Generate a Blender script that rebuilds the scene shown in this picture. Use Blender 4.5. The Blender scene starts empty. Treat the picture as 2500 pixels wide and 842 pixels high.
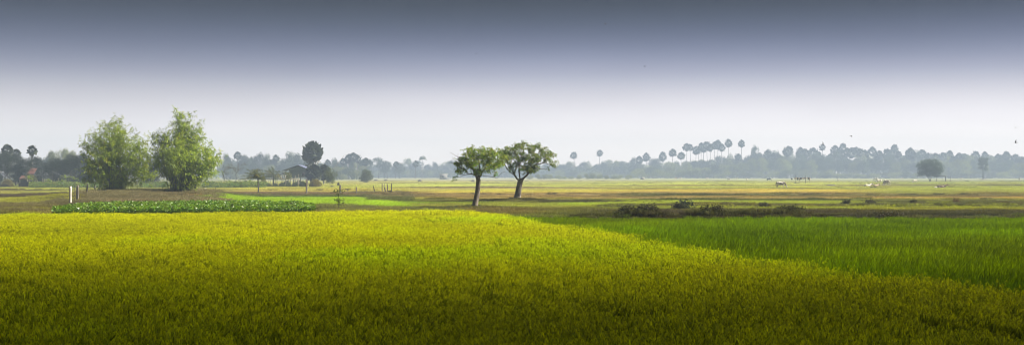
import bpy, math, random
import numpy as np
from mathutils import Vector

R = math.radians
rng = np.random.default_rng(7)
random.seed(7)
sc = bpy.context.scene
COL = sc.collection

# ------------------------------------------------------------------ camera measures
F, CX, H0, CAMZ = 3018.0, 1250.0, 428.0, 2.6       # focal length (px of the 2500 px photo), horizon row, eye height
def wx(px, d): return (px - CX) / F * d
def wz(py, d): return CAMZ + (H0 - py) / F * d
def dist(py, z=0.0): return (CAMZ - z) * F / (py - H0)

SUN_AZ, SUN_EL = R(88), R(40)                      # from +Y (view) towards +X (right)

# ------------------------------------------------------------------ noise
def _hash(ix, iy, s):
    n = (ix * 374761393 + iy * 668265263 + s * 1442695041) & 0xffffffff
    n = ((n ^ (n >> 13)) * 1274126177) & 0xffffffff
    return ((n ^ (n >> 16)) & 0xffffff) / float(0xffffff)
def vnoise(x, y, s=0):
    x = np.asarray(x, float); y = np.asarray(y, float)
    ix = np.floor(x).astype(np.int64); iy = np.floor(y).astype(np.int64)
    fx = x - ix; fy = y - iy
    fx = fx*fx*(3-2*fx); fy = fy*fy*(3-2*fy)
    a = _hash(ix, iy, s); b = _hash(ix+1, iy, s); c = _hash(ix, iy+1, s); d = _hash(ix+1, iy+1, s)
    return (a*(1-fx)+b*fx)*(1-fy) + (c*(1-fx)+d*fx)*fy
def fbm(x, y, s=0, o=4):
    t = 0; a = .5; w = 0
    for k in range(o):
        t = t + a*vnoise(x*2**k, y*2**k, s+k*17); w += a; a *= .5
    return t / w
def lin(c):
    c = np.asarray(c, float) / 255.0
    return np.where(c <= .04045, c/12.92, ((c+.055)/1.055)**2.4)
def smooth(a, b, x):
    t = np.clip((np.asarray(x, float)-a)/(b-a), 0, 1); return t*t*(3-2*t)

# ------------------------------------------------------------------ tagging and linking
def tag(o, label=None, cat=None, group=None, kind=None):
    if label: o['label'] = label
    if cat: o['category'] = cat
    if group: o['group'] = group
    if kind: o['kind'] = kind
    return o
def empty(name, loc=(0, 0, 0), rz=0.0, label=None, cat=None, group=None):
    o = bpy.data.objects.new(name, None); COL.objects.link(o)
    o.location = loc; o.rotation_euler = (0, 0, rz); o.empty_display_size = .3
    return tag(o, label, cat, group)
def link(name, me, parent=None, loc=(0, 0, 0), scale=(1, 1, 1), rz=0.0):
    o = bpy.data.objects.new(name, me); COL.objects.link(o)
    o.location = loc; o.scale = scale; o.rotation_euler = (0, 0, rz)
    if parent: o.parent = parent
    return o

def mesh_np(name, V, F_, mat, cols=None, smooth_=False):
    """V (n,3), F_ list of arrays, each (m,k) with its own k"""
    me = bpy.data.meshes.new(name)
    V = np.asarray(V, np.float32)
    if not isinstance(F_, list): F_ = [F_]
    F_ = [np.asarray(f, np.int32) for f in F_ if len(f)]
    loops = np.concatenate([f.ravel() for f in F_])
    tot = np.concatenate([np.full(len(f), f.shape[1], np.int32) for f in F_])
    start = np.concatenate([[0], np.cumsum(tot)[:-1]]).astype(np.int32)
    me.vertices.add(len(V)); me.vertices.foreach_set('co', V.ravel())
    me.loops.add(len(loops)); me.loops.foreach_set('vertex_index', loops)
    me.polygons.add(len(tot)); me.polygons.foreach_set('loop_start', start)
    me.polygons.foreach_set('loop_total', tot)
    if smooth_: me.polygons.foreach_set('use_smooth', np.ones(len(tot), bool))
    me.update(calc_edges=True)
    if cols is not None:
        c = np.ones((len(V), 4), np.float32); c[:, :3] = cols
        a = me.color_attributes.new('col', 'FLOAT_COLOR', 'POINT'); a.data.foreach_set('color', c.ravel())
    if mat: me.materials.append(mat)
    return me

class MB:
    """collects boxes, tubes and discs into one mesh"""
    def __init__(s): s.v = []; s.q = []; s.t = []; s.n = 0
    def add(s, V, q=(), t=()):
        V = np.asarray(V, float)
        s.v.append(V)
        if len(q): s.q.append(np.asarray(q)+s.n)
        if len(t): s.t.append(np.asarray(t)+s.n)
        s.n += len(V)
    def box(s, c, size, rz=0.0, tilt=(0, 0)):
        x, y, z = [a/2 for a in size]
        V = np.array([[i*x, j*y, k*z] for k in (-1, 1) for j in (-1, 1) for i in (-1, 1)], float)
        V[:, 0] += tilt[0]*V[:, 2]; V[:, 1] += tilt[1]*V[:, 2]
        co, si = math.cos(rz), math.sin(rz)
        V = np.stack([V[:, 0]*co-V[:, 1]*si, V[:, 0]*si+V[:, 1]*co, V[:, 2]], 1) + np.array(c)
        s.add(V, [[0, 2, 3, 1], [4, 5, 7, 6], [0, 1, 5, 4], [2, 6, 7, 3], [0, 4, 6, 2], [1, 3, 7, 5]])
    def tube(s, pts, rad, n=6, cap=True, lump=0.0):
        pts = np.asarray(pts, float); m = len(pts)
        rad = np.full(m, rad, float) if np.isscalar(rad) else np.asarray(rad, float)
        T = np.gradient(pts, axis=0); T /= np.linalg.norm(T, axis=1)[:, None]+1e-9
        ref = np.array([1., 0, 0]) if abs(T[0, 0]) < .8 else np.array([0, 1., 0])
        V = []
        for i in range(m):
            a = np.cross(T[i], ref); a /= np.linalg.norm(a)+1e-9; b = np.cross(T[i], a); ref = np.cross(a, T[i]) * 1.0
            ref = np.cross(b, a) if np.linalg.norm(np.cross(b, a)) > 1e-6 else ref
            ref = -b if abs(np.dot(-b, T[i])) < .9 else ref
            th = np.arange(n)*2*math.pi/n
            rr = rad[i]*(1+lump*(rng.random(n)-.5))
            V.append(pts[i] + np.outer(np.cos(th)*rr, a) + np.outer(np.sin(th)*rr, b))
            ref = np.cross(T[i], a) * -1.0
        V = np.concatenate(V)
        q = [[i*n+j, i*n+(j+1) % n, (i+1)*n+(j+1) % n, (i+1)*n+j] for i in range(m-1) for j in range(n)]
        t = []
        if cap:
            c0, c1 = len(V), len(V)+1
            V = np.vstack([V, pts[0], pts[-1]])
            t = [[c0, (j+1) % n, j] for j in range(n)] + [[c1, (m-1)*n+j, (m-1)*n+(j+1) % n] for j in range(n)]
        s.add(V, q, t)
    def mesh(s, name, mat, smooth_=False, cols=None):
        V = np.concatenate(s.v); f = []
        if s.q: f.append(np.concatenate(s.q))
        if s.t: f.append(np.concatenate(s.t))
        return mesh_np(name, V, f, mat, cols, smooth_)

def frames_tube(mb, pts, rad, n=5):
    """straightforward tube with a fixed reference (steady rings)"""
    pts = np.asarray(pts, float); m = len(pts); rad = np.asarray(rad, float)
    T = np.gradient(pts, axis=0); T /= np.linalg.norm(T, axis=1)[:, None]+1e-9
    a0 = np.cross(T[0], [0.31, 0.95, 0.05]); a0 /= np.linalg.norm(a0)+1e-9
    th = np.arange(n)*2*math.pi/n; V = []
    for i in range(m):
        a0 = a0 - T[i]*np.dot(a0, T[i]); a0 /= np.linalg.norm(a0)+1e-9
        b = np.cross(T[i], a0)
        V.append(pts[i]+np.outer(np.cos(th)*rad[i], a0)+np.outer(np.sin(th)*rad[i], b))
    V = np.concatenate(V)
    q = [[i*n+j, i*n+(j+1) % n, (i+1)*n+(j+1) % n, (i+1)*n+j] for i in range(m-1) for j in range(n)]
    c = len(V); V = np.vstack([V, pts[-1]+T[-1]*rad[-1]*.3, pts[0]])
    t = [[c, (m-1)*n+j, (m-1)*n+(j+1) % n] for j in range(n)] + [[c+1, (j+1) % n, j] for j in range(n)]
    mb.add(V, q, t)

# ------------------------------------------------------------------ materials
def newmat(name):
    m = bpy.data.materials.new(name); m.use_nodes = True
    nt = m.node_tree; nt.nodes.clear()
    return m, nt, nt.nodes.new('ShaderNodeOutputMaterial')
def N(nt, t, **k):
    n = nt.nodes.new(t)
    for a, b in k.items(): setattr(n, a, b)
    return n
def mixrgb(nt, a, b, fac=1.0, mode='MULTIPLY'):
    n = N(nt, 'ShaderNodeMix', data_type='RGBA', blend_type=mode)
    for sock, v in ((n.inputs[0], fac), (n.inputs[6], a), (n.inputs[7], b)):
        if hasattr(v, 'links'): nt.links.new(v, sock)
        else: sock.default_value = v if not isinstance(v, (tuple, list)) else (tuple(v)+(1,))[:4]
    return n.outputs[2]
def leafmat(name, base, trans=.4, tcol=None, rough=.55, instancer=False, var=.25, obj_var=.2, spec=.35):
    """leaf: diffuse + translucent, colour per leaf from 'col', a little per-object variation"""
    m, nt, out = newmat(name)
    at = N(nt, 'ShaderNodeAttribute', attribute_name='col')
    c = mixrgb(nt, at.outputs['Color'], base)
    if instancer:
        a2 = N(nt, 'ShaderNodeAttribute', attribute_type='INSTANCER', attribute_name='tint')
        c = mixrgb(nt, c, a2.outputs['Color'])
    oi = N(nt, 'ShaderNodeObjectInfo')
    mr = N(nt, 'ShaderNodeMapRange'); mr.inputs[3].default_value = 1-obj_var; mr.inputs[4].default_value = 1+obj_var
    nt.links.new(oi.outputs['Random'], mr.inputs[0])
    hs = N(nt, 'ShaderNodeHueSaturation'); nt.links.new(c, hs.inputs['Color']); nt.links.new(mr.outputs[0], hs.inputs['Value'])
    p = N(nt, 'ShaderNodeBsdfPrincipled'); p.inputs['Roughness'].default_value = rough
    p.inputs['Specular IOR Level'].default_value = spec
    nt.links.new(hs.outputs[0], p.inputs['Base Color'])
    t = N(nt, 'ShaderNodeBsdfTranslucent')
    tc = mixrgb(nt, hs.outputs[0], tcol or (1.5, 1.35, .55))
    nt.links.new(tc, t.inputs['Color'])
    ms = N(nt, 'ShaderNodeMixShader'); ms.inputs[0].default_value = trans
    nt.links.new(p.outputs[0], ms.inputs[1]); nt.links.new(t.outputs[0], ms.inputs[2]); nt.links.new(ms.outputs[0], out.inputs[0])
    return m
def solid(name, c1, c2, scale=6.0, rough=.85, stretch=(1, 1, 1), bump=.3, detail=6, contrast=(.35, .65)):
    m, nt, out = newmat(name)
    tc = N(nt, 'ShaderNodeTexCoord'); mp = N(nt, 'ShaderNodeMapping'); mp.inputs['Scale'].default_value = stretch
    nt.links.new(tc.outputs['Object'], mp.inputs[0])
    no = N(nt, 'ShaderNodeTexNoise'); no.inputs['Scale'].default_value = scale; no.inputs['Detail'].default_value = detail
    nt.links.new(mp.outputs[0], no.inputs['Vector'])
    mr = N(nt, 'ShaderNodeMapRange'); mr.inputs[1].default_value = contrast[0]; mr.inputs[2].default_value = contrast[1]
    nt.links.new(no.outputs['Fac'], mr.inputs[0])
    c = mixrgb(nt, c1, c2, mr.outputs[0], 'MIX')
    p = N(nt, 'ShaderNodeBsdfPrincipled'); p.inputs['Roughness'].default_value = rough
    nt.links.new(c, p.inputs['Base Color'])
    if bump:
        b = N(nt, 'ShaderNodeBump'); b.inputs['Strength'].default_value = bump; b.inputs['Distance'].default_value = .05
        nt.links.new(no.outputs['Fac'], b.inputs['Height']); nt.links.new(b.outputs[0], p.inputs['Normal'])
    nt.links.new(p.outputs[0], out.inputs[0])
    return m

M = {}
M['mango_leaf'] = leafmat('mango leaves', (.155, .21, .036), .45, (1.9, 1.9, .55), .5)
M['bamboo_leaf'] = leafmat('bamboo leaves', (.245, .335, .045), .55, (1.8, 1.6, .5), .5)
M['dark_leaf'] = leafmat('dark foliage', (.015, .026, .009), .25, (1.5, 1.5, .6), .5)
M['far_leaf'] = leafmat('woodland foliage', (.050, .072, .026), .3, (1.5, 1.5, .6), .6, obj_var=.5)
M['pale_leaf'] = leafmat('pale foliage', (.17, .20, .06), .4, (1.5, 1.4, .6), .6, obj_var=.25)
M['palm_leaf'] = leafmat('fan palm leaves', (.034, .044, .020), .2, (1.5, 1.4, .6), .5, obj_var=.2)
M['coco_leaf'] = leafmat('coconut fronds', (.085, .105, .030), .4, (1.6, 1.5, .6), .4)
M['banana_leaf'] = leafmat('banana leaves', (.15, .21, .03), .5, (1.7, 1.6, .4), .4)
M['shrub_leaf'] = leafmat('shrub leaves', (.075, .095, .026), .35, (1.6, 1.5, .6), .6, obj_var=.2)
M['twig_leaf'] = leafmat('dry scrub', (.06, .058, .026), .25, (1.4, 1.2, .7), .8, obj_var=.2)
M['hya_leaf'] = leafmat('broad pond leaves', (.14, .24, .012), .35, (1.6, 1.7, .4), .42, spec=.6)
M['rice'] = leafmat('rice blades', (1, 1, 1), .5, (1.6, 1.5, .3), .75, instancer=True, obj_var=.0, spec=.08)
M['grass'] = leafmat('grass blades', (1, 1, 1), .35, (1.3, 1.25, .7), .7, instancer=True, obj_var=.0)
M['bark'] = solid('mango bark', (.10, .082, .064), (.26, .22, .175), 9, stretch=(1, 1, .35), bump=.6)
M['bark_dark'] = solid('dark bark', (.05, .045, .035), (.11, .10, .085), 5, bump=.4)
M['bark_pale'] = solid('pale palm bark', (.13, .12, .10), (.24, .22, .19), 4, stretch=(1, 1, 4), bump=.4)
M['culm'] = solid('bamboo culms', (.16, .16, .06), (.10, .12, .04), 3, rough=.5)
M['post'] = solid('weathered grey wood', (.10, .085, .065), (.22, .195, .155), 14, stretch=(1, 1, .15), bump=.5)
M['post_white'] = solid('bleached wood', (.34, .31, .27), (.62, .59, .54), 10, stretch=(1, 1, .2), bump=.5)
M['post_dark'] = solid('dark wet wood', (.03, .026, .022), (.075, .062, .05), 10, stretch=(1, 1, .2), bump=.5)
M['pole'] = solid('pale bamboo poles', (.30, .27, .20), (.42, .38, .29), 5)
M['wood_wall'] = solid('grey green plank wall', (.10, .13, .115), (.16, .19, .17), 3, stretch=(.4, .4, 12), bump=.3)
M['wood_dark'] = solid('dark plank', (.035, .035, .035), (.07, .065, .06), 5)
M['roof_metal'] = solid('blue grey metal roof', (.15, .165, .27), (.22, .24, .38), 2, rough=.35, stretch=(6, 1, 1), bump=.1)
M['roof_red'] = solid('red clay tiles', (.09, .035, .026), (.17, .075, .055), 8, stretch=(4, 1, 4))
M['plaster'] = solid('old plaster', (.24, .23, .22), (.32, .31, .30), 2)
M['rock'] = solid('grey rock', (.10, .09, .075), (.2, .18, .155), 3, bump=.8)
M['straw'] = solid('weathered straw', (.075, .065, .045), (.16, .14, .095), 12, bump=.8)
M['cow_white'] = solid('cream hide', (.62, .56, .49), (.72, .67, .60), 2, rough=.7, bump=0)
M['cow_patched'] = solid('brown and cream patched hide', (.16, .11, .08), (.66, .60, .52), 1.6, rough=.7, bump=0, detail=2, contrast=(.44, .50))
M['cow_brown'] = solid('tan hide', (.26, .17, .10), (.42, .32, .22), 1.8, rough=.7, bump=0)
M['cow_dark'] = solid('dark grey hide', (.035, .032, .030), (.06, .055, .05), 2, rough=.6, bump=0)
M['horn'] = solid('horn', (.12, .10, .08), (.2, .17, .13), 5, rough=.4)
M['bird'] = solid('dark feathers', (.02, .02, .022), (.04, .04, .045), 20, rough=.7, bump=0)
M['cloth'] = solid('faded cloth and straw', (.42, .33, .26), (.65, .58, .50), 5)
M['cloth_dark'] = solid('dark cloth', (.05, .045, .05), (.10, .09, .10), 5)

# ------------------------------------------------------------------ field layout
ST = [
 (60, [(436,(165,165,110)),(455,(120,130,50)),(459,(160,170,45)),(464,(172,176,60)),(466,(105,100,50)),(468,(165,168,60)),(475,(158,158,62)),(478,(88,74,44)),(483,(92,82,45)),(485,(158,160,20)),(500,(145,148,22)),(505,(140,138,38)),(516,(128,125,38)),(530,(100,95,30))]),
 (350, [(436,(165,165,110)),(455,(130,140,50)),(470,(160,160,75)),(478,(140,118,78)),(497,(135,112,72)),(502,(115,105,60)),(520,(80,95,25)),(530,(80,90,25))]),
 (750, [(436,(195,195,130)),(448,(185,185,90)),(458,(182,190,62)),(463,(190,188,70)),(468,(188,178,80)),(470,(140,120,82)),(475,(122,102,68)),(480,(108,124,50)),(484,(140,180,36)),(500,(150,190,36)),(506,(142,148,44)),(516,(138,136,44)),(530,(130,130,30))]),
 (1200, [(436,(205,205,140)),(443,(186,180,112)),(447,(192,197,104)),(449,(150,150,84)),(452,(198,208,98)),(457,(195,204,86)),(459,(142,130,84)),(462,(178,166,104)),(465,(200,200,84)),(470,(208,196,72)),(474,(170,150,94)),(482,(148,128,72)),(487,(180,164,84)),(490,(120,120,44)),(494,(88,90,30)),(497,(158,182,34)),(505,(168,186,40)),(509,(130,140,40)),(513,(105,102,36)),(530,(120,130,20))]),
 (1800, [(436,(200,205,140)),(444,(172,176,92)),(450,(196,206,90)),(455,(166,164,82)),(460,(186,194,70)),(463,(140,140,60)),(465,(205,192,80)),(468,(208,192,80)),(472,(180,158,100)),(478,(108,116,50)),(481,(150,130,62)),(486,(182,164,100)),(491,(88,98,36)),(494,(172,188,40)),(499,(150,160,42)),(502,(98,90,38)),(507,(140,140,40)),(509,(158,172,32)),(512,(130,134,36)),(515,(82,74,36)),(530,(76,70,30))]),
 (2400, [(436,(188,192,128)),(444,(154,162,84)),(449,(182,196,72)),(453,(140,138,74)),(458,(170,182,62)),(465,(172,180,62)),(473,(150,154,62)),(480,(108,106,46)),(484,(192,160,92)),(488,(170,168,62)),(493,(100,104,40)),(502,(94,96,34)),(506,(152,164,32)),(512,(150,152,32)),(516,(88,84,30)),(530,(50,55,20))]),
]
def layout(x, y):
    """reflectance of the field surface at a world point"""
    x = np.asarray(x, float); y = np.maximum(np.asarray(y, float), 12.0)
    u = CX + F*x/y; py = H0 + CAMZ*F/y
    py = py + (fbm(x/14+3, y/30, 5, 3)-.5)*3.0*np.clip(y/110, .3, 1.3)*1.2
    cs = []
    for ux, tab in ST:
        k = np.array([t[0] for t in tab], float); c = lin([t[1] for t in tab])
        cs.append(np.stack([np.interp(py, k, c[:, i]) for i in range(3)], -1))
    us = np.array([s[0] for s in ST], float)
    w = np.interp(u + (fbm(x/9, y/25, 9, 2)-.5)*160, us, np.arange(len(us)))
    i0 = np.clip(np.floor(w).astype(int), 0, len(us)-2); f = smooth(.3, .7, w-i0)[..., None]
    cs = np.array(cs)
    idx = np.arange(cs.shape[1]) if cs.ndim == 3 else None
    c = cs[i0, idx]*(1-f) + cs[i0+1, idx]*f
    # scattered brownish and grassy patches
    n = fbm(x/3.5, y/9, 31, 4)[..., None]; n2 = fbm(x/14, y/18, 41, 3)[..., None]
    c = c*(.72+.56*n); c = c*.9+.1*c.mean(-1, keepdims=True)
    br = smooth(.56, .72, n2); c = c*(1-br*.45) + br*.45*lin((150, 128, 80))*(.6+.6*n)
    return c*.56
SEED = lambda u, py: (u > 492) & (u < 892+(py-484)*5.2) & (py > 484) & (py < 505.5)

def ridge(y, yc, w): return np.exp(-((y-yc)/w)**2)
def height(x, y):
    x = np.asarray(x, float); y = np.asarray(y, float); ys = np.maximum(y, 5)
    u = CX+F*x/ys
    h = np.zeros_like(x)
    n1 = fbm(x/2.2, y/3, 3, 3); n2 = fbm(x/6, y/8, 13, 2)
    h += smooth(1215, 1275, u)*ridge(y, 68.6+.4*np.sin(x/6), .85)*(.16+.46*smooth(.32,.68,n1)*smooth(.3,.62,n2))
    h += smooth(1440, 1530, u)*ridge(y, 101.5+1.2*np.sin(x/9+1), 2.4)*(.06+.42*smooth(.3,.75,n1)*smooth(.3,.7,n2))
    h += ridge(y, 119.0, 2.2)*smooth(1120, 1180, u)*(1-smooth(1500, 1700, u))*(.06+.20*n1)
    bx, by = wx(1262, 119), 118.5
    h += .28*np.exp(-(((x-bx)/1.9)**2+((y-by)/1.9)**2))
    bx, by = wx(1158, 95.7), 95.9
    h += .20*np.exp(-(((x-bx)/1.8)**2+((y-by)/1.2)**2))
    # raised bank under the bamboo
    bx, by = wx(345, 138), 139
    h += (.50+.2*n1)*smooth(0, 1, 1.6-np.hypot((x-bx)/8.5, (y-by)/13))
    # mound with the leaning posts
    bx, by = wx(940, 172), 172
    h += .25*(.3+1.2*n1)*np.exp(-(((x-bx)/4.5)**2+((y-by)/6)**2))
    for pyl, u0, u1, hh in ((449, 900, 2500, .22), (459, 1000, 2600, .25), (466.5, -100, 900, .28), (478, -200, 2600, .26), (491, 1000, 2600, .2), (453.5, 1500, 2600, .25), (444, 900, 2600, .3)):
        yc = dist(pyl)+np.sin(x/23+pyl)*1.5
        h += smooth(u0-40, u0, u)*(1-smooth(u1, u1+40, u))*ridge(y, yc, .55+yc*.004)*hh*(.3+1.1*n1)
    h += (n1-.5)*.08*smooth(68, 95, y)
    return h

# ------------------------------------------------------------------ ground
def make_ground():
    rows = list(np.linspace(-60, 12, 7)) + list(np.linspace(14, 66, 27)) + list(np.linspace(66.4, 84, 50)) \
        + [dist(p) for p in np.linspace(520, 470, 170) if dist(p) > 84.5] + [dist(p) for p in np.linspace(469.6, 437, 130)] + [950, 1050, 1180, 1320]
    rows = np.array(sorted(rows)); U = np.linspace(-1, 1, 561)
    U = np.concatenate([[-8, -4, -2, -1.3], U, [1.3, 2, 4, 8]])
    Y = np.repeat(rows[:, None], len(U), 1)
    half = np.maximum(Y, 20)*.50+8
    X = np.clip(U[None, :]*half, -1180, 1180)
    for k in range(4):                                     # keep the outer columns distinct
        X[:, k] = np.minimum(X[:, 4]-(4-k)*.5, -1180+k*60) if k else -1185
        X[:, -1-k] = -X[:, k]
    Z = height(X.ravel(), Y.ravel())
    # front paddies lie a little lower than the bunds
    V = np.stack([X.ravel(), Y.ravel(), Z], 1)
    nr, nc = X.shape
    i = np.arange(nr-1)[:, None]*nc + np.arange(nc-1)[None, :]
    Fq = np.stack([i, i+1, i+nc+1, i+nc], -1).reshape(-1, 4)
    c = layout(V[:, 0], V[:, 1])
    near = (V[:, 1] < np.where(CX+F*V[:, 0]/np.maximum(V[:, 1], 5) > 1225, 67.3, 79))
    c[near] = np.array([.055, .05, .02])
    u = CX+F*V[:, 0]/np.maximum(V[:, 1], 5); py = H0+CAMZ*F/np.maximum(V[:, 1], 5)
    s = SEED(u, py); c[s] = np.array([.16, .26, .02])
    m, nt, out = newmat('field soil and stubble')
    at = N(nt, 'ShaderNodeAttribute', attribute_name='col')
    tc = N(nt, 'ShaderNodeTexCoord')
    mp = N(nt, 'ShaderNodeMapping'); mp.inputs['Scale'].default_value = (1, .5, 1); nt.links.new(tc.outputs['Object'], mp.inputs[0])
    n1 = N(nt, 'ShaderNodeTexNoise'); n1.inputs['Scale'].default_value = 1.6; n1.inputs['Detail'].default_value = 9; n1.inputs['Roughness'].default_value = .7
    nt.links.new(mp.outputs[0], n1.inputs['Vector'])
    mr = N(nt, 'ShaderNodeMapRange'); mr.inputs[1].default_value = .3; mr.inputs[2].default_value = .7; mr.inputs[3].default_value = .6; mr.inputs[4].default_value = 1.35
    nt.links.new(n1.outputs['Fac'], mr.inputs[0])
    cc = mixrgb(nt, at.outputs['Color'], mr.outputs[0])
    p = N(nt, 'ShaderNodeBsdfPrincipled'); p.inputs['Roughness'].default_value = .95; p.inputs['Specular IOR Level'].default_value = .1
    nt.links.new(cc, p.inputs['Base Color'])
    b = N(nt, 'ShaderNodeBump'); b.inputs['Strength'].default_value = .6; b.inputs['Distance'].default_value = .12
    nt.links.new(n1.outputs['Fac'], b.inputs['Height']); nt.links.new(b.outputs[0], p.inputs['Normal'])
    nt.links.new(p.outputs[0], out.inputs[0])
    o = link('ground', mesh_np('ground', V, Fq, m, c, True)); tag(o, kind='structure')
make_ground()

# ------------------------------------------------------------------ instanced stuff
def scatter(name, P, rot, scl, idx, tint, sources, label):
    me = bpy.data.meshes.new(name); n = len(P)
    me.vertices.add(n); me.vertices.foreach_set('co', np.asarray(P, np.float32).ravel())
    a = me.attributes.new('rot', 'FLOAT_VECTOR', 'POINT'); a.data.foreach_set('vector', np.asarray(rot, np.float32).ravel())
    a = me.attributes.new('scl', 'FLOAT_VECTOR', 'POINT'); a.data.foreach_set('vector', np.asarray(scl, np.float32).ravel())
    a = me.attributes.new('idx', 'INT', 'POINT'); a.data.foreach_set('value', np.asarray(idx, np.int32))
    t4 = np.ones((n, 4), np.float32); t4[:, :3] = tint
    a = me.attributes.new('tint', 'FLOAT_COLOR', 'POINT'); a.data.foreach_set('color', t4.ravel())
    o = link(name, me); tag(o, label, name.replace('_', ' ').split(' ')[-1], kind='stuff')
    ng = bpy.data.node_groups.new(name, 'GeometryNodeTree')
    ng.interface.new_socket('Geometry', in_out='INPUT', socket_type='NodeSocketGeometry')
    ng.interface.new_socket('Geometry', in_out='OUTPUT', socket_type='NodeSocketGeometry')
    gi = ng.nodes.new('NodeGroupInput'); go = ng.nodes.new('NodeGroupOutput')
    ip = ng.nodes.new('GeometryNodeInstanceOnPoints')
    gj = ng.nodes.new('GeometryNodeJoinGeometry')
    for s in sources:
        oi = ng.nodes.new('GeometryNodeObjectInfo'); oi.inputs['Object'].default_value = s; oi.inputs['As Instance'].default_value = True
        ng.links.new(oi.outputs['Geometry'], gj.inputs[0])
    def att(nm, t):
        x = ng.nodes.new('GeometryNodeInputNamedAttribute'); x.data_type = t; x.inputs[0].default_value = nm; return x.outputs[0]
    m2p = ng.nodes.new('GeometryNodeMeshToPoints')
    ng.links.new(gi.outputs[0], m2p.inputs[0]); ng.links.new(m2p.outputs[0], ip.inputs['Points'])
    ng.links.new(gj.outputs[0], ip.inputs['Instance'])
    ip.inputs['Pick Instance'].default_value = True
    ng.links.new(att('idx', 'INT'), ip.inputs['Instance Index'])
    ng.links.new(att('rot', 'FLOAT_VECTOR'), ip.inputs['Rotation'])
    ng.links.new(att('scl', 'FLOAT_VECTOR'), ip.inputs['Scale'])
    ng.links.new(ip.outputs[0], go.inputs[0])
    md = o.modifiers.new('scatter', 'NODES'); md.node_group = ng
    return o
def source(name, me): return bpy.data.objects.new(name, me)

def blades(n, size, hmin, hmax, width, lean, wind, cb, ct, droop=.5, tuft=1, spread=.05, seed=0, tipw=.0, tipcol=None, tipfrac=0.0, even=False):
    """a square patch of curved blades; cb/ct colours at foot and tip"""
    g = np.random.default_rng(seed)
    nt_ = max(1, n//tuft)
    c = (g.random((nt_, 2))-.5)*size
    if even:
        k = int(math.ceil(math.sqrt(nt_))); gx, gy = np.meshgrid(np.arange(k), np.arange(k))
        c = (np.stack([gx.ravel(), gy.ravel()], 1)[:nt_]+.5+(g.random((nt_, 2))-.5)*.9)/k*size-size/2
    base = np.repeat(c, tuft, 0) + g.normal(0, spread, (nt_*tuft, 2))
    th = np.repeat(.75+.5*g.random(nt_), tuft)
    n = len(base)
    az = g.random(n)*2*np.pi; h = (hmin+(hmax-hmin)*g.random(n))*th
    out = lean*(.2+.8*g.random(n))*h
    dx = np.cos(az)*out + wind*h; dy = np.sin(az)*out
    face = g.random(n)*np.pi; sx, sy = np.cos(face), np.sin(face)
    w = width*(.6+.8*g.random(n))
    B = np.zeros((n, 7, 3))
    def pt(t, ww, k, sgn):
        bend = t**(1.6)
        B[:, k, 0] = base[:, 0]+dx*bend + sgn*sx*w*ww/2
        B[:, k, 1] = base[:, 1]+dy*bend + sgn*sy*w*ww/2
        B[:, k, 2] = h*(t-droop*.35*t**4)
    pt(0, .8, 0, -1); pt(0, .8, 1, 1); pt(.45, 1, 2, -1); pt(.45, 1, 3, 1); pt(.8, .8, 4, -1); pt(.8, .8, 5, 1); pt(1.05, 0, 6, 0)
    i = np.arange(n)[:, None]*7
    q = np.concatenate([i+np.array([[0, 1, 3, 2]]), i+np.array([[2, 3, 5, 4]])]); t = i+np.array([[4, 5, 6]])
    v = (.55+.9*g.random((n, 1)))
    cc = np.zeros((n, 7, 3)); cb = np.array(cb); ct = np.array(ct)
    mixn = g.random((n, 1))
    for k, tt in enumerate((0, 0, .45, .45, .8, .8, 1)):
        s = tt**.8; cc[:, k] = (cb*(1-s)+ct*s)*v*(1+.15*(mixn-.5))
    V = B.reshape(-1, 3); C = cc.reshape(-1, 3); faces = [q, t]
    if tipfrac > 0:                                          # drooping seed heads
        m = g.random(n) < tipfrac; k = m.sum()
        tip = B[m, 6]; L = .10+.10*g.random(k); a2 = az[m]+g.normal(0, .6, k)
        ex = np.cos(a2)*L*.8+wind*.1; ey = np.sin(a2)*L*.8
        s2x, s2y = -np.sin(a2)*tipw, np.cos(a2)*tipw
        Pn = np.zeros((k, 4, 3)); st = B[m, 4]*.5+B[m, 5]*.5
        Pn[:, 0] = st
        mid = st+np.stack([ex*.55, ey*.55, L*.45], 1)
        Pn[:, 1] = mid+np.stack([s2x, s2y, 0*L], 1); Pn[:, 3] = mid-np.stack([s2x, s2y, 0*L], 1)
        Pn[:, 2] = st+np.stack([ex, ey, L*.0-.01], 1)
        off = len(V); V = np.vstack([V, Pn.reshape(-1, 3)]); C = np.vstack([C, np.repeat(np.array(tipcol)*(.6+.8*g.random((k, 1))), 4, 0)])
        faces = [np.concatenate([q, off+np.arange(k*4).reshape(-1, 4)]), t]
    return V, faces, C

def jgrid(x0, x1, y0, y1, s, g):
    X, Y = np.meshgrid(np.arange(x0, x1, s), np.arange(y0, y1, s))
    P = np.stack([X.ravel(), Y.ravel()], 1); return P+(g.random(P.shape)-.5)*s*.6

# boundary between the ripe and the green crop, at canopy level (measured on the crop tops)
BND = [(1150, 514), (1200, 519), (1290, 536), (1400, 549), (1500, 563), (1600, 586), (1650, 597), (1720, 604), (1813, 615), (1902, 631), (2017, 645), (2070, 657), (2175, 663), (2280, 682), (2385, 691), (2500, 712), (2700, 760), (3000, 830)]
CANZ = .42
bx_ = np.array([(wx(a, dist(b, CANZ)), dist(b, CANZ)) for a, b in BND])
def ybound(x): 
    o = np.argsort(bx_[:, 0]); return np.interp(x, bx_[o, 0], bx_[o, 1])
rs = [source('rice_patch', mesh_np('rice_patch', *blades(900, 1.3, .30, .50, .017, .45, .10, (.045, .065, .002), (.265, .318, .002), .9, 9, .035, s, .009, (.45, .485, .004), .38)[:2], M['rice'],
      blades(900, 1.3, .30, .50, .017, .45, .10, (.045, .065, .002), (.265, .318, .002), .9, 9, .035, s, .009, (.45, .485, .004), .38)[2])) for s in range(5)]
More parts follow.
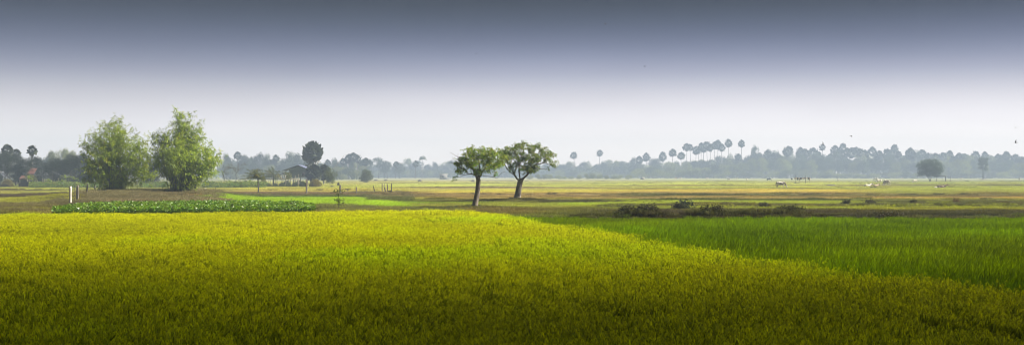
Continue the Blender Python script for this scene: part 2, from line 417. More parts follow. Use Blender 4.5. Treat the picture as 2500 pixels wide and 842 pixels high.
gs = [source('green_rice_patch', mesh_np('green_rice_patch', *blades(760, 1.3, .28, .44, .014, .40, .12, (.05, .10, .002), (.16, .255, .002), .4, 8, .03, 50+s)[:2], M['rice'],
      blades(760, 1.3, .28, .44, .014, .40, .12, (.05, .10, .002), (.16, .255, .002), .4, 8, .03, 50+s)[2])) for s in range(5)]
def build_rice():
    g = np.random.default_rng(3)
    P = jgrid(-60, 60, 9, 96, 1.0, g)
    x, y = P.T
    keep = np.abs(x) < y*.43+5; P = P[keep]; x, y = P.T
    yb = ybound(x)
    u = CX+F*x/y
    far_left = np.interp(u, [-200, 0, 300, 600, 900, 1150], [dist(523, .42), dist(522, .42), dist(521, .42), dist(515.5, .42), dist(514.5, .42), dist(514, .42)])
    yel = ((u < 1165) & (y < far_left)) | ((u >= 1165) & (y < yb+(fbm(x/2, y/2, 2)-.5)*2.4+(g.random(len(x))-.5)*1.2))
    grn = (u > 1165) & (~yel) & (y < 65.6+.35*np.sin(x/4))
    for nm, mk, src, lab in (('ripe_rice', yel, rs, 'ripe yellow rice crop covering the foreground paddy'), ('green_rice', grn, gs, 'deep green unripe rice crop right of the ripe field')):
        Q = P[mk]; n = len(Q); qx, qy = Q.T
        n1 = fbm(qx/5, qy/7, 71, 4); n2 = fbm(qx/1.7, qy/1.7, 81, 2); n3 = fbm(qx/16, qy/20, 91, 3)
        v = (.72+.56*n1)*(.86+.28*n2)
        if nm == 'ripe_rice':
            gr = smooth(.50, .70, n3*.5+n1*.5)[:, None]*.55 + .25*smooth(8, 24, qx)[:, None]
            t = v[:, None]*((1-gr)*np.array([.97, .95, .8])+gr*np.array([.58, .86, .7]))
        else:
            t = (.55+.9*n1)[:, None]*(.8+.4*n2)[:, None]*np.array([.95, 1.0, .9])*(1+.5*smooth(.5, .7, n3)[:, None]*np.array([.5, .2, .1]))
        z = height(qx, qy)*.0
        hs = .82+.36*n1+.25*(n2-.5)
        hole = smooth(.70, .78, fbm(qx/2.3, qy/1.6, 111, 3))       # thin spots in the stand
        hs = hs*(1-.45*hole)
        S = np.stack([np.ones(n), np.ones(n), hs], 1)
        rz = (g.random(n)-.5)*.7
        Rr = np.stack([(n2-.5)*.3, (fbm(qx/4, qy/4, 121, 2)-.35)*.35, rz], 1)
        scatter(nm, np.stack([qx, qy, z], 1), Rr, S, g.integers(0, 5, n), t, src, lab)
build_rice()

def gp(n, size, a, b, w, lean, wind, seed, tuft=5, droop=.5, spread=.05):
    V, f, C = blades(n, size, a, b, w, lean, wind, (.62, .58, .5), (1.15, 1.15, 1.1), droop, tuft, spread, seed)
    return source('grass_patch', mesh_np('grass_patch', V, f, M['grass'], C))
short = [gp(520, 2.2, .06, .20, .020, .7, .15, 200+s) for s in range(4)]
tall = [gp(420, 1.5, .22, .62, .016, .75, .20, 220+s, 14, .9, .09) for s in range(4)]
def build_grass():
    g = np.random.default_rng(11)
    # short pasture and stubble, coarser further out
    Ps, Ss = [], []
    for y0, y1, sp in ((67, 130, 1.5), (130, 210, 2.2), (210, 330, 3.6), (330, 520, 6.5)):
        P = jgrid(-.46*y1-4, .46*y1+4, y0, y1, sp, g); k = np.abs(P[:, 0]) < P[:, 1]*.44+4; P = P[k]
        Ps.append(P); s = sp/1.7
        Ss.append(np.stack([np.full(len(P), s), np.full(len(P), s), np.full(len(P), s**.35)], 1))
    P = np.concatenate(Ps); S = np.concatenate(Ss); x, y = P.T
    u = CX+F*x/y; py = H0+CAMZ*F/y
    pond = (py > 497) & (u < 790) & (u > 120)
    front = (y < 67.5) & (u > 1200)
    k = ~pond & ~front & ~SEED(u, py) & ~((y < 84) & (u < 1150)) & ~((u > 1165) & (y < ybound(x)+1)) & ~((y < 79) & (u < 1230))
    P = P[k]; S = S[k]; x, y = P.T
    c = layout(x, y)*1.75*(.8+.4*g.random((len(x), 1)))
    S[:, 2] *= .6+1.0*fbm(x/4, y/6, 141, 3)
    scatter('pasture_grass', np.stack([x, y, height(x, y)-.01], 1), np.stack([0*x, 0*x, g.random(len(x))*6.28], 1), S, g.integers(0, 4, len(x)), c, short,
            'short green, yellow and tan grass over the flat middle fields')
    # vivid seedling paddy
    P = jgrid(-40, 0, 98, 146, 1.15, g); x, y = P.T; u = CX+F*x/y; py = H0+CAMZ*F/y
    P = P[SEED(u, py)]; x, y = P.T
    n1 = fbm(x/4, y/9, 151, 3)
    c = np.array([.38, .56, .02])*(.65+.6*n1)[:, None]
    yl = smooth(125, 105, y)*smooth(wx(560, 110), wx(480, 110), x)
    c = c*(1+yl[:, None]*np.array([.7, .1, 0]))
    scatter('young_rice', np.stack([x, y, height(x, y)-.02], 1), np.stack([0*x, 0*x, g.random(len(x))*6.28], 1),
            np.stack([1+0*x, 1+0*x, .9+.8*n1], 1), g.integers(0, 4, len(x)), c, short, 'vivid light green young rice between the pond plants and brown bank')
    # taller tufts: bunds, mounds, banks
    L = []
    def strip(u0, u1, y0, y1, sp, prob=1.0):
        xa, xb = wx(u0, y1) if u0 < CX else wx(u0, y0), wx(u1, y1) if u1 > CX else wx(u1, y0)
        P = jgrid(xa, xb, y0, y1, sp, g); uu = CX+F*P[:, 0]/P[:, 1]
        P = P[(uu > u0) & (uu < u1) & (g.random(len(P)) < prob)]; return P
    def put(P, col, smin, smax, var=.35):
        if not len(P): return
        x, y = P.T; n = len(x); nn = fbm(x/1.6, y/1.6, 161, 3)
        L.append((P, np.array(col)*(1-var+2*var*nn)[:, None], smin+(smax-smin)*smooth(.3, .7, nn)))
    B = strip(1225, 2560, 67.0, 70.2, .55); put(B, (.10, .105, .030), .25, .62)
    B = strip(1225, 2560, 67.0, 70.4, 1.1, .5); B = B[fbm(B[:, 0]/4, B[:, 1], 77) > .5]; put(B, (.11, .16, .02), .3, .7)
    B = strip(1225, 2560, 68.0, 69.6, .8, .8); B = B[fbm(B[:, 0]/3, B[:, 1], 78) > .52]; put(B, (.06, .05, .024), .55, .95)
    B = strip(1450, 2560, 99, 104.5, .9, .8); put(B, (.095, .10, .030), .25, .6)
    B = strip(1480, 2560, 97, 106, 1.3, .3); put(B, (.11, .095, .045), .2, .55)
    B = strip(980, 1250, 94, 99, 1.0, .4); put(B, (.075, .095, .025), .3, .6)
    B = strip(1120, 1600, 116.5, 120, .9, .6); put(B, (.08, .075, .028), .3, .6)
    B = strip(200, 530, 117, 150, .75, .9); put(B, (.19, .17, .085), .4, 1.1)
    B = strip(120, 300, 106, 128, .9, .6); put(B, (.13, .115, .05), .4, .9)
    B = strip(250, 560, 112, 122, .8, .8); put(B, (.20, .16, .09), .5, 1.0)
    B = strip(-60, 140, 88, 112, 1.0, .55); put(B, (.15, .13, .055), .4, .8)
    B = strip(-60, 560, 150, 156, 1.0, .6); put(B, (.12, .095, .05), .4, .8)
    B = strip(500, 880, 150, 182, 1.3, .75); put(B, (.19, .155, .09), .3, .7)
    B = strip(500, 900, 142, 150, 1.0, .7); put(B, (.09, .115, .03), .4, .8)
    B = strip(700, 900, 92, 104, .8, .6); put(B, (.16, .165, .055), .4, .9)
    B = strip(780, 1130, 86, 100, .9, .5); put(B, (.16, .18, .05), .3, .6)
    B = strip(860, 1010, 138, 176, 1.0, .8); put(B[::2], (.15, .14, .075), .3, .8)
    B = strip(900, 1000, 118, 140, 1.0, .6); put(B, (.11, .125, .04), .4, .9)
    B = strip(1000, 2560, 128, 150, 1.6, .35); put(B, (.19, .15, .08), .3, .6)
    for pyl, u0, u1 in ((459, 1000, 2560), (478, 1000, 2560), (466.5, -60, 900), (478.5, -60, 200), (449, 900, 2560), (453.5, 1500, 2560), (444, 900, 2560), (491, 1300, 2560)):
        yc = dist(pyl); B = strip(u0, u1, yc-1.5, yc+1.5, .9+yc/200, .5); B = B[fbm(B[:, 0]/7, B[:, 1]/7, int(pyl))>.45]; put(B, (.085, .08, .035), .3, .7)
    P = np.concatenate([a for a, _, _ in L]); c = np.concatenate([b for _, b, _ in L]); s = np.concatenate([d for _, _, d in L])
    x, y = P.T; z = height(x, y)
    scatter('rank_grass', np.stack([x, y, z-.03], 1), np.stack([0*x, 0*x, g.random(len(x))*6.28], 1), np.stack([s*.5+.5, s*.5+.5, s], 1),
            g.integers(0, 4, len(x)), c, tall, 'dry brown and dark olive rank grass along the bunds and banks')
build_grass()

# ------------------------------------------------------------------ leaves
def unit(v): return v/(np.linalg.norm(v, axis=-1, keepdims=True)+1e-9)
def leaves(P, D, L, W, g, col=(1, 1, 1), var=.35, droop=.25, side=None, hue=.25):
    n = len(P); D = unit(D)
    r = g.normal(size=(n, 3)) if side is None else side
    S = unit(np.cross(D, r)); L = np.broadcast_to(np.asarray(L, float), (n,))[:, None]; W = np.broadcast_to(np.asarray(W, float), (n,))[:, None]
    V = np.zeros((n, 4, 3)); V[:, 0] = P; V[:, 1] = P+D*L*.45+S*W/2; V[:, 3] = P+D*L*.45-S*W/2; V[:, 2] = P+D*L-np.array([0, 0, 1])*L*droop
    c = np.array(col)*(1-var+2*var*g.random((n, 1)))*(1+hue*(g.random((n, 1))-.5)*np.array([1.4, 0, -.6]))
    return V.reshape(-1, 3), np.arange(n*4).reshape(-1, 4), np.repeat(c, 4, 0)
def joinleaf(L):
    V, Q, C = [], [], []; o = 0
    for v, q, c in L: V.append(v); Q.append(q+o); C.append(c); o += len(v)
    return np.concatenate(V), np.concatenate(Q), np.concatenate(C)

def grow(chain_pts, targets, step, g, jit=.25, tip_r=.012, power=2.3, trunk_r=None, sides=6, bias=0.35):
    """grow limbs from given starting chains to every target; returns a tube mesh builder and tip list"""
    nodes, par = [], []
    for ch in chain_pts:
        pi = ch[0]
        for k, p in enumerate(ch[1]):
            nodes.append(np.array(p, float)); par.append(pi if k == 0 else len(nodes)-2)
    depth = [0.0]*len(nodes)
    for i in range(len(nodes)):
        if par[i] >= 0: depth[i] = depth[par[i]]+np.linalg.norm(nodes[i]-nodes[par[i]])
    start = len(nodes)//3 if len(chain_pts) == 1 else 2
    o = np.argsort([np.linalg.norm(t-nodes[min(len(chain_pts[0][1])-1, len(nodes)-1)]) for t in targets])
    tips = []
    for ti in o:
        t = targets[ti]; A = np.array(nodes); d = np.linalg.norm(A-t, axis=1)
        cost = d + bias*np.array(depth) + np.where(A[:, 2] > t[2], (A[:, 2]-t[2])*.8, 0)
        cost[:start] += 1e3
        j = int(np.argmin(cost)); p = nodes[j].copy(); dirp = unit(nodes[j]-nodes[par[j]]) if par[j] >= 0 else np.array([0, 0, 1.])
        dd = np.linalg.norm(t-p); k = max(1, int(dd/step)); cur = p; pj = j
        for s in range(1, k+1):
            f = s/k; b = p*(1-f)+t*f + dirp*dd*.28*f*(1-f)*2 + g.normal(0, jit*step, 3)*(1 if s < k else .2)
            nodes.append(b); par.append(pj); depth.append(depth[pj]+np.linalg.norm(b-cur)); cur = b; pj = len(nodes)-1
        tips.append(pj)
    n = len(nodes); r = np.zeros(n); ch = [[] for _ in range(n)]
    for i in range(n):
        if par[i] >= 0: ch[par[i]].append(i)
    for i in range(n-1, -1, -1):
        r[i] = tip_r if not ch[i] else sum(r[c]**power for c in ch[i])**(1/power)
    if trunk_r: 
        k = len(chain_pts[0][1]); r[:k] = np.maximum(r[:k], np.interp(np.arange(k), np.linspace(0, k-1, len(trunk_r)), trunk_r))
        top = trunk_r[-1]; f = top/max(r[k:].max(), 1e-6)
        r[k:] = np.where(r[k:] > tip_r*3, r[k:]*min(1, f)+0, r[k:])
    mb = MB(); done = set()
    order = sorted([i for i in range(n) if par[i] < 0])
    stack = [(i, None) for i in order]
    while stack:
        i, pr = stack.pop(); pts = []; rad = []
        if pr is not None: pts.append(nodes[pr]); rad.append(min(r[pr], r[i]*1.25))
        cur = i
        while True:
            pts.append(nodes[cur]); rad.append(r[cur])
            if not ch[cur]: break
            c = sorted(ch[cur], key=lambda q: -r[q])
            for q in c[1:]: stack.append((q, cur))
            cur = c[0]
        if len(pts) > 1: frames_tube(mb, pts, rad, sides if rad[0] > tip_r*4 else 4)
    return mb, np.array([nodes[t] for t in tips]), np.array([unit(nodes[t]-nodes[par[t]]) for t in tips])

def blob_points(blobs, n, g, shell=.55):
    """random points in a union of ellipsoids (cx,cy,cz,rx,ry,rz), denser near each skin"""
    w = np.array([b[3]*b[4]*b[5] for b in blobs])**.8; w /= w.sum()
    k = g.choice(len(blobs), n, p=w); B = np.array(blobs)[k]
    d = unit(g.normal(size=(n, 3))); r = shell+(1-shell)*g.random(n)**.6
    return B[:, :3]+d*B[:, 3:]*r[:, None], d

# ------------------------------------------------------------------ mango trees
def px_tree(name, px, py, trunk, limbs, blobs, seed, label, ntw=420, twig_leaves=9, group='mango trees', bare=(), depthk=.85, halfw=70, twigr=.010, tr=None, leafL=.22):
    g = np.random.default_rng(seed); d = dist(py); s = d/F
    bx, by = wx(px, d), d; bz = float(height(np.array([bx]), np.array([by]))[0])
    loc = lambda q, dy=0: np.array([(q[0]-px)*s, dy, (py-q[1])*s-bz*.0])
    root = empty(name, (bx, by, bz-.05), 0, label, 'tree', group)
    chains = [(-1, [loc(q) for q in trunk])]
    base_n = len(trunk); n = base_n
    for start, dyend, pts in limbs:
        k = len(pts); chains.append((start, [loc(q, dyend*(i+1)/k) for i, q in enumerate(pts)]))
    bl = []; cx0 = np.mean([b[0] for b in blobs])
    for (cx, cy, r) in blobs:
        R0 = math.sqrt(max(.08, 1-((cx-cx0)/halfw)**2))*halfw*depthk*s
        for k in range(3):
            dy = (g.random()*2-1)*R0*.8 if k else 0
            p = loc((cx, cy), dy); rr = r*s*(1 if k == 0 else .8)
            bl.append((p[0], p[1], p[2], rr, rr*1.0, rr*.8))
    P, dn = blob_points(bl, ntw, g, .45)
    T = [p for p in P] + [loc(b) for b in bare]
    mb, tips, td = grow(chains, T, .28, g, .22, twigr, 2.25, tr, 7, .25)
    link('trunk', mb.mesh('trunk', M['bark'], True), root)
    tips = tips
    dmin = np.array([min(np.linalg.norm(t-loc(b)) for b in bare) if len(bare) else 9 for t in tips]); keep = dmin > .3
    tips, td = tips[keep], td[keep]
    n = len(tips)
    LP, LD = [], []
    for c in range(3):                      # rosettes at and just below each tip
        cen = tips + (g.normal(0, .10, (n, 3)) if c else 0)
        for k in range(twig_leaves//3+1):
            dr = unit(g.normal(size=(n, 3))*[1, 1, .6]+td*.3+np.array([0, 0, -.35])); LP.append(cen+dr*.03); LD.append(dr)
    LP = np.concatenate(LP); LD = np.concatenate(LD)
    V, Q, C = leaves(LP, LD, leafL*(.7+.6*g.random(len(LP))), leafL*.30, g, droop=.35, hue=.5)
    link('crown', mesh_np('crown', V, Q, M['mango_leaf'], C), root)
    return root
px_tree('mango_tree', 1159, 510, [(1159, 512), (1160, 502), (1163, 488), (1166, 470), (1167, 455), (1168, 444)],
        [(5, -.3, [(1162, 432), (1156, 420), (1148, 408), (1140, 398)]),
         (5, .4, [(1173, 432), (1180, 420), (1188, 408), (1196, 398)]),
         (5, .1, [(1169, 432), (1171, 418), (1170, 402), (1166, 388)]),
         (6, .2, [(1152, 429), (1141, 430), (1131, 432), (1122, 437)]),
         (10, -.2, [(1184, 434), (1195, 435), (1206, 437), (1213, 440), (1219, 433), (1225, 426), (1233, 424)]),
         (9, -.1, [(1128, 392), (1118, 388), (1108, 382), (1102, 377)])],
        [(1150, 375, 15), (1178, 374, 15), (1128, 396, 15), (1152, 400, 18), (1183, 393, 20), (1206, 382, 15), (1121, 418, 11), (1219, 402, 13), (1203, 410, 13), (1196, 372, 9), (1110, 435, 4), (1228, 388, 10), (1138, 414, 10), (1165, 420, 9), (1212, 424, 5), (1135, 384, 8), (1116, 402, 9), (1165, 424, 9), (1186, 418, 12)],
        21, 'smaller mango tree with leaning trunk at the edge of the ripe rice', 330, 9, bare=[(1100, 378), (1104, 388), (1112, 384), (1118, 379), (1108, 395)], halfw=66, twigr=.012, tr=(.32, .235, .205, .195, .185, .18))
px_tree('mango_tree', 1263, 494, [(1263, 497), (1263, 490), (1265, 478), (1267, 466), (1269, 457), (1270, 451)],
        [(5, -.4, [(1262, 445), (1256, 436), (1247, 430), (1238, 422), (1232, 410)]),
         (5, .3, [(1269, 441), (1267, 428), (1268, 412), (1266, 396)]),
         (5, -.1, [(1278, 444), (1287, 436), (1296, 424), (1306, 412), (1318, 402)]),
         (12, .3, [(1276, 436), (1286, 422), (1292, 404), (1298, 388)]),
         (18, -.2, [(1322, 408), (1331, 406), (1338, 410)])],
        [(1268, 369, 15), (1298, 371, 15), (1328, 379, 13), (1349, 386, 11), (1243, 377, 15), (1236, 393, 19), (1268, 393, 21), (1302, 395, 22), (1335, 392, 15), (1352, 408, 9), (1288, 417, 16), (1226, 380, 12), (1248, 413, 11), (1308, 418, 10), (1280, 359, 8), (1313, 364, 9), (1225, 400, 9), (1340, 420, 5), (1272, 424, 9), (1297, 424, 10), (1256, 424, 7), (1245, 420, 9), (1284, 430, 7), (1264, 410, 12)],
        22, 'larger mango tree with forked trunk on a low mound behind the smaller one', 500, 10, halfw=74, twigr=.0135, tr=(.48, .34, .30, .28, .27, .28))

# ------------------------------------------------------------------ bamboo clumps
def bamboo(px, py, blobs, seed, label, spikes, nspray=1500):
    g = np.random.default_rng(seed); d = dist(py); s = d/F
    bx, by = wx(px, d), d; bz = float(height(np.array([bx]), np.array([by]))[0])
    root = empty('bamboo_clump', (bx, by, bz), 0, label, 'bamboo', 'large bamboo clumps')
    loc = lambda q, dy=0: np.array([(q[0]-px)*s, dy, (py-q[1])*s])
    cx0 = np.mean([b[0] for b in blobs]); bl = []
    for cx, cy, r in blobs:
        cy += 5*(cy < 400)
        R0 = max(r, 55*math.sqrt(max(.1, 1-((cx-cx0)/95)**2))*.9)*s
        for k in range(4):
            p = loc((cx, cy), (g.random()*2-1)*R0*.9 if k else 0); rr = r*s
            bl.append((p[0], p[1], p[2], rr, rr, rr))
    mb = MB(); LP, LD = [], []
    # culms arching to random blob points
    P, _ = blob_points(bl, 90, g, .3)
    P = np.vstack([P]+[loc((q[0], q[1]+11))[None] for q in spikes])
    for i, t in enumerate(P):
        b = np.array([g.normal(0, .55), g.normal(0, .5), -.1]); b[0] += t[0]*.12
        mid = b*.55+t*.45; mid[2] = t[2]*.62+.3; mid[:2] = b[:2]*.7+t[:2]*.3
        ts = np.linspace(0, 1, 9)[:, None]; pts = (1-ts)**2*b+2*ts*(1-ts)*mid+ts**2*t
        frames_tube(mb, pts, np.linspace(.035, .006, 9), 5)
        if i >= 90 or g.random() < .8:                        # sprays along the upper culm
            m = 38 if i >= 90 else 14; f = .45+.55*g.random(m); q = (1-f[:, None])**2*b+2*f[:, None]*(1-f[:, None])*mid+f[:, None]**2*t
            dr = unit(g.normal(size=(m, 3))*[1, 1, .5]+[0.15, 0, .3]); LP.append(q+dr*(.15+.5*(1.05-f[:, None]))*g.random((m, 1))); LD.append(dr)
    P, dn = blob_points(bl, nspray, g, .35); P = P+dn*(g.random((len(P), 1))**4)*.9
    kp = P[:, 2] > .15; P = P[kp]; dn = dn[kp]
    dr = unit(dn*.6+g.normal(size=P.shape)*.5+[.1, 0, .25]); LP.append(P); LD.append(dr)
    LP = np.concatenate(LP); LD = np.concatenate(LD); n = len(LP)
    for i in range(0, n, 3):                                   # fine twigs carrying the sprays
        frames_tube(mb, [LP[i]-LD[i]*.45-[0, 0, .15], LP[i], LP[i]+LD[i]*.4], [.008, .006, .004], 3)
    out = []
    tone = (.75+.5*g.random((n, 1)))*(1+(g.random((n, 1)) < .02)*np.array([.5, .12, 0]))
    for k in range(9):
        t = (k/9-.1)*.55; p = LP+LD*t; dd = unit(LD*.7+g.normal(size=(n, 3))*.55+[0.08, 0, -.25])
        V, Q, C = leaves(p, dd, .25+.18*g.random(n), .055+.018*g.random(n), g, var=.3, droop=.3, hue=.15)
        out.append((V, Q, C*np.repeat(tone, 4, 0)))
    V, Q, C = joinleaf(out)
    link('stems', mb.mesh('stems', M['culm'], True), root); link('foliage', mesh_np('foliage', V, Q, M['bamboo_leaf'], C), root)
bamboo(272, 484, [(277, 312, 14), (265, 330, 18), (290, 335, 18), (240, 350, 22), (310, 352, 20), (215, 365, 16), (265, 372, 34), (305, 380, 32), (340, 372, 16), (232, 392, 28), (335, 400, 24), (265, 415, 36), (310, 425, 34), (240, 432, 24), (345, 435, 18), (275, 450, 28), (305, 460, 18), (265, 468, 14), (350, 352, 12), (358, 400, 18), (362, 438, 15), (215, 440, 18)],
       31, 'left of two tall bamboo clumps, rounded and leafy, behind the pale posts', [(285, 290), (268, 296), (278, 300), (305, 318), (205, 352), (350, 345), (235, 335)])
bamboo(438, 485, [(436, 308, 10), (445, 325, 15), (425, 335, 15), (400, 345, 16), (460, 345, 20), (380, 350, 10), (420, 365, 26), (465, 372, 28), (498, 372, 18), (440, 395, 36), (400, 392, 22), (492, 400, 26), (520, 400, 12), (425, 425, 30), (470, 428, 32), (505, 430, 18), (445, 452, 26), (430, 465, 16), (400, 425, 16), (380, 375, 14), (376, 410, 14), (512, 400, 18), (515, 430, 12)],
       32, 'right of two bamboo clumps, its single tall spike leaning above the crown', [(432, 268), (436, 272), (445, 278), (456, 284), (468, 276), (480, 298), (494, 302), (496, 330), (488, 320), (372, 326), (392, 328), (535, 392), (440, 290), (450, 300)], 1650)

# ------------------------------------------------------------------ generic trees (shared meshes, built once)
def crown_mesh(name, blobs, n, L, W, mat, seed, shell=.5, droop=.25, var=.4, updark=True, cl=1):
    g = np.random.default_rng(seed); P, dn = blob_points(blobs, n//cl, g, shell)
    if cl > 1:
        P = np.repeat(P, cl, 0)+g.normal(0, L*.7, (len(P)*cl, 3)); dn = np.repeat(dn, cl, 0)
    dd = unit(dn*.5+g.normal(size=P.shape)*.7)
    V, Q, C = leaves(P, dd, L*(.6+.8*g.random(len(P))), W, g, var=var, droop=droop)
    return mesh_np(name, V, Q, mat, C)
def limb_mesh(name, h, spread, seed, mat, r0=.3, n=10, low=.3):
    g = np.random.default_rng(seed); mb = MB()
    pts = [[0, 0, -.2], [g.normal(0, .02)*h, 0, h*.15], [g.normal(0, .03)*h, g.normal(0, .02)*h, h*low], [g.normal(0, .03)*h, 0, h*.75]]
    frames_tube(mb, pts, [r0*1.3, r0, r0*.85, r0*.3], 7)
    for k in range(n):
        a = g.random()*6.28; z0 = h*(low+.35*g.random()); e = [math.cos(a)*spread*(.5+.4*g.random()), math.sin(a)*spread*(.5+.4*g.random()), z0+h*.28*g.random()+.05*h]
        m = [e[0]*.45, e[1]*.45, z0+(e[2]-z0)*.7]
        frames_tube(mb, [[0, 0, z0], m, e], [r0*.45, r0*.3, r0*.08], 5)
    return mb.mesh(name, mat, True)
def rnd_blobs(g, n, w, zlo, zhi, rlo, rhi, flat=.8, pw=2.0):
    out = []
    for k in range(n):
        t = g.random(); z = zlo+(zhi-zlo)*t; prof = math.sqrt(max(.05, 1-abs(2*t-.85)**pw/1.6)); a = g.random()*6.28; rr = w*prof*math.sqrt(g.random())*.85
        r = rlo+(rhi-rlo)*g.random(); out.append((math.cos(a)*rr, math.sin(a)*rr, z, r, r, r*flat))
    return out
# broadleaf trees: 10 m tall, crown radius about 3.6 m
BROAD = []
for i in range(7):
    g = np.random.default_rng(300+i)
    bl = rnd_blobs(g, 22, 3.3, 3.2+.8*(i % 3), 9.0, .9, 1.7)
    mat = M['far_leaf'] if i % 3 else M['pale_leaf']
    BROAD.append((limb_mesh('trunk', 9, 3, 300+i, M['bark_dark'], .22, 9, .3), crown_mesh('crown', bl, 2600, .42, .30, mat, 300+i, .55, cl=3)))
# open, umbrella-like tall trees
for i in range(3):
    g = np.random.default_rng(340+i)
    bl = rnd_blobs(g, 15, 3.8, 6.3, 9.4, .7, 1.3, .55)
    BROAD.append((limb_mesh('trunk', 9, 3.4, 340+i, M['bark_dark'], .20, 12, .45), crown_mesh('crown', bl, 1700, .40, .28, M['far_leaf'], 340+i, .5, cl=3)))
DARK = []
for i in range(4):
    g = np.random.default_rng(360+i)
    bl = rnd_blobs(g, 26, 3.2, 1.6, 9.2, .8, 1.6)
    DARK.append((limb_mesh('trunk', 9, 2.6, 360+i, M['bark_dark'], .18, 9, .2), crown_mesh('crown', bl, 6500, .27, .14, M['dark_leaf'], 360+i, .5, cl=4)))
BUSH = []
for i in range(4):                                           # 3 m tall, reaching the ground
    g = np.random.default_rng(380+i)
    bl = rnd_blobs(g, 12, 1.7, .4, 2.5, .5, .9, .8)
    BUSH.append((limb_mesh('stem', 2.4, 1.2, 380+i, M['bark_dark'], .06, 6, .1), crown_mesh('foliage', bl, 1600, .20, .13, (M['pale_leaf'], M['shrub_leaf'])[i % 2], 380+i, .5, cl=3)))

def fan_palm_crown(seed, nf=44, dead=10, R0=1.0):
    """spherical crown, unit radius, of pleated fan leaves on stiff stalks"""
    g = np.random.default_rng(seed); V, T, C = [], [], []; mb = MB(); o = 0
    for k in range(nf+dead):
        dd = k >= nf
        el = R(88-125*((k+.5)/nf)**.85) if not dd else R(-50-30*g.random())
        az = k*2.39996+g.normal(0, .15); 
        D = np.array([math.cos(el)*math.cos(az), math.cos(el)*math.sin(az), math.sin(el)])
        L = (.50+.12*g.random())*R0*(1 if not dd else .75)
        p = D*L; p[2] -= .05*L
        S = unit(np.cross(D, [0, 0, 1.0]) + 1e-3*g.normal(size=3)); Nn = np.cross(S, D)
        tw = g.normal(0, .5); S2 = S*math.cos(tw)+Nn*math.sin(tw); N2 = np.cross(S2, D)
        if not dd and el < R(-12): L *= .82
        fr = (.33+.10*g.random())*R0*(1 if not dd else .8); m = 9
        vs = [p-D*fr*.1]; cs = []
        for j in range(2*m+1):
            th = (j/(2*m)-.5)*R(250); rr = fr*(1.0 if j % 2 == 0 else .74)
            q = p + D*math.cos(th)*rr + S2*math.sin(th)*rr + N2*(.08*fr*(-1)**j) - np.array([0, 0, 1])*.18*fr*(1+abs(math.sin(th)))
            vs.append(q)
        base = np.array([1, 1, 1])*(.65+.7*g.random()) if not dd else np.array([2.2, 1.5, .9])*(.5+.5*g.random())
        V.append(vs); T += [[o, o+1+j, o+2+j] for j in range(2*m)]; C += [base]*len(vs); o += len(vs)
        frames_tube(mb, [[0, 0, -.05*R0], D*L*.6, p], [.02*R0, .013*R0, .01*R0], 3)
    V = np.concatenate([np.array(v) for v in V])
    for v, q, t in [(np.concatenate(mb.v), np.concatenate(mb.q), np.concatenate(mb.t))]:
        pass
    Vs = np.vstack([V, v]); Cs = np.vstack([np.array(C), np.tile([1.3, 1.3, .9], (len(v), 1))])
    return mesh_np('crown', Vs, [q+len(V), np.vstack([np.array(T), t+len(V)])], M['palm_leaf'], Cs)
PALM = [fan_palm_crown(400+i, 24+3*i, 7+4*i) for i in range(4)]
def palm_trunk(seed, h=1.0):
    g = np.random.default_rng(seed); mb = MB(); z = np.linspace(0, 1, 12); b = g.normal(0, .012)
    pts = np.stack([b*np.sin(z*3.1), 0*z, z], 1)
    n = 7; th = np.arange(n)*6.283/n
    # unit height, unit-radius tube scaled in x,y by the object
    V = []; rad = np.interp(z, [0, .06, .5, 1], [1.5, 1.0, .85, .7])
    for i in range(12):
        V.append(np.stack([pts[i, 0]*14+np.cos(th)*rad[i], np.sin(th)*rad[i], np.full(n, z[i])], 1))
    V = np.concatenate(V); q = [[i*n+j, i*n+(j+1) % n, (i+1)*n+(j+1) % n, (i+1)*n+j] for i in range(11) for j in range(n)]
    mb.add(V, q); return mb.mesh('trunk', M['bark_pale'], True)
PTR = [palm_trunk(420+i) for i in range(3)]

def feather_crown(seed, nf=16, L=2.4, wind=(.0, 0), mat='coco_leaf', stiff=.5, lw=.055, nl=26, ll=.55):
    g = np.random.default_rng(seed); mb = MB(); out = []
    for k in range(nf):
        az = k*2.39996+g.normal(0, .2); e0 = R(80-75*(k/nf)); Lk = L*(.75+.35*g.random())
        D = np.array([math.cos(az)*math.cos(e0), math.sin(az)*math.cos(e0), math.sin(e0)])
        t = np.linspace(0, 1, 10)[:, None]
        pts = D*Lk*t + np.array([wind[0], wind[1], -stiff])*Lk*t**2.2*.8
        frames_tube(mb, pts, np.linspace(.03, .008, 10), 4)
        tt = np.repeat(np.linspace(.12, 1, nl), 2); P = np.stack([np.interp(tt, t[:, 0], pts[:, i]) for i in range(3)], 1)
        T = unit(np.stack([np.gradient(P[:, i]) for i in range(3)], 1)+1e-6); S = unit(np.cross(T, [0, 0, 1.])); sg = np.where(np.arange(len(tt)) % 2, 1, -1)[:, None]
        dd = unit(S*sg*.8+T*.7+np.array([wind[0]*.9, wind[1]*.9, -.55]))
        ln = ll*np.sin(np.pi*np.clip(tt*.85+.12, 0, 1))+.12
        out.append(leaves(P, dd, ln, lw, g, col=(1, 1, 1) if g.random() < .85 else (1.8, 1.4, .8), var=.3, droop=.3))
    V, Q, C = joinleaf(out); vv = np.concatenate(mb.v)
    Vs = np.vstack([V, vv]); Cs = np.vstack([C, np.tile([1.6, 1.4, .9], (len(vv), 1))])
    return mesh_np('crown', Vs, [np.vstack([Q, np.concatenate(mb.q)+len(V)]), np.concatenate(mb.t)+len(V)], M[mat], Cs)

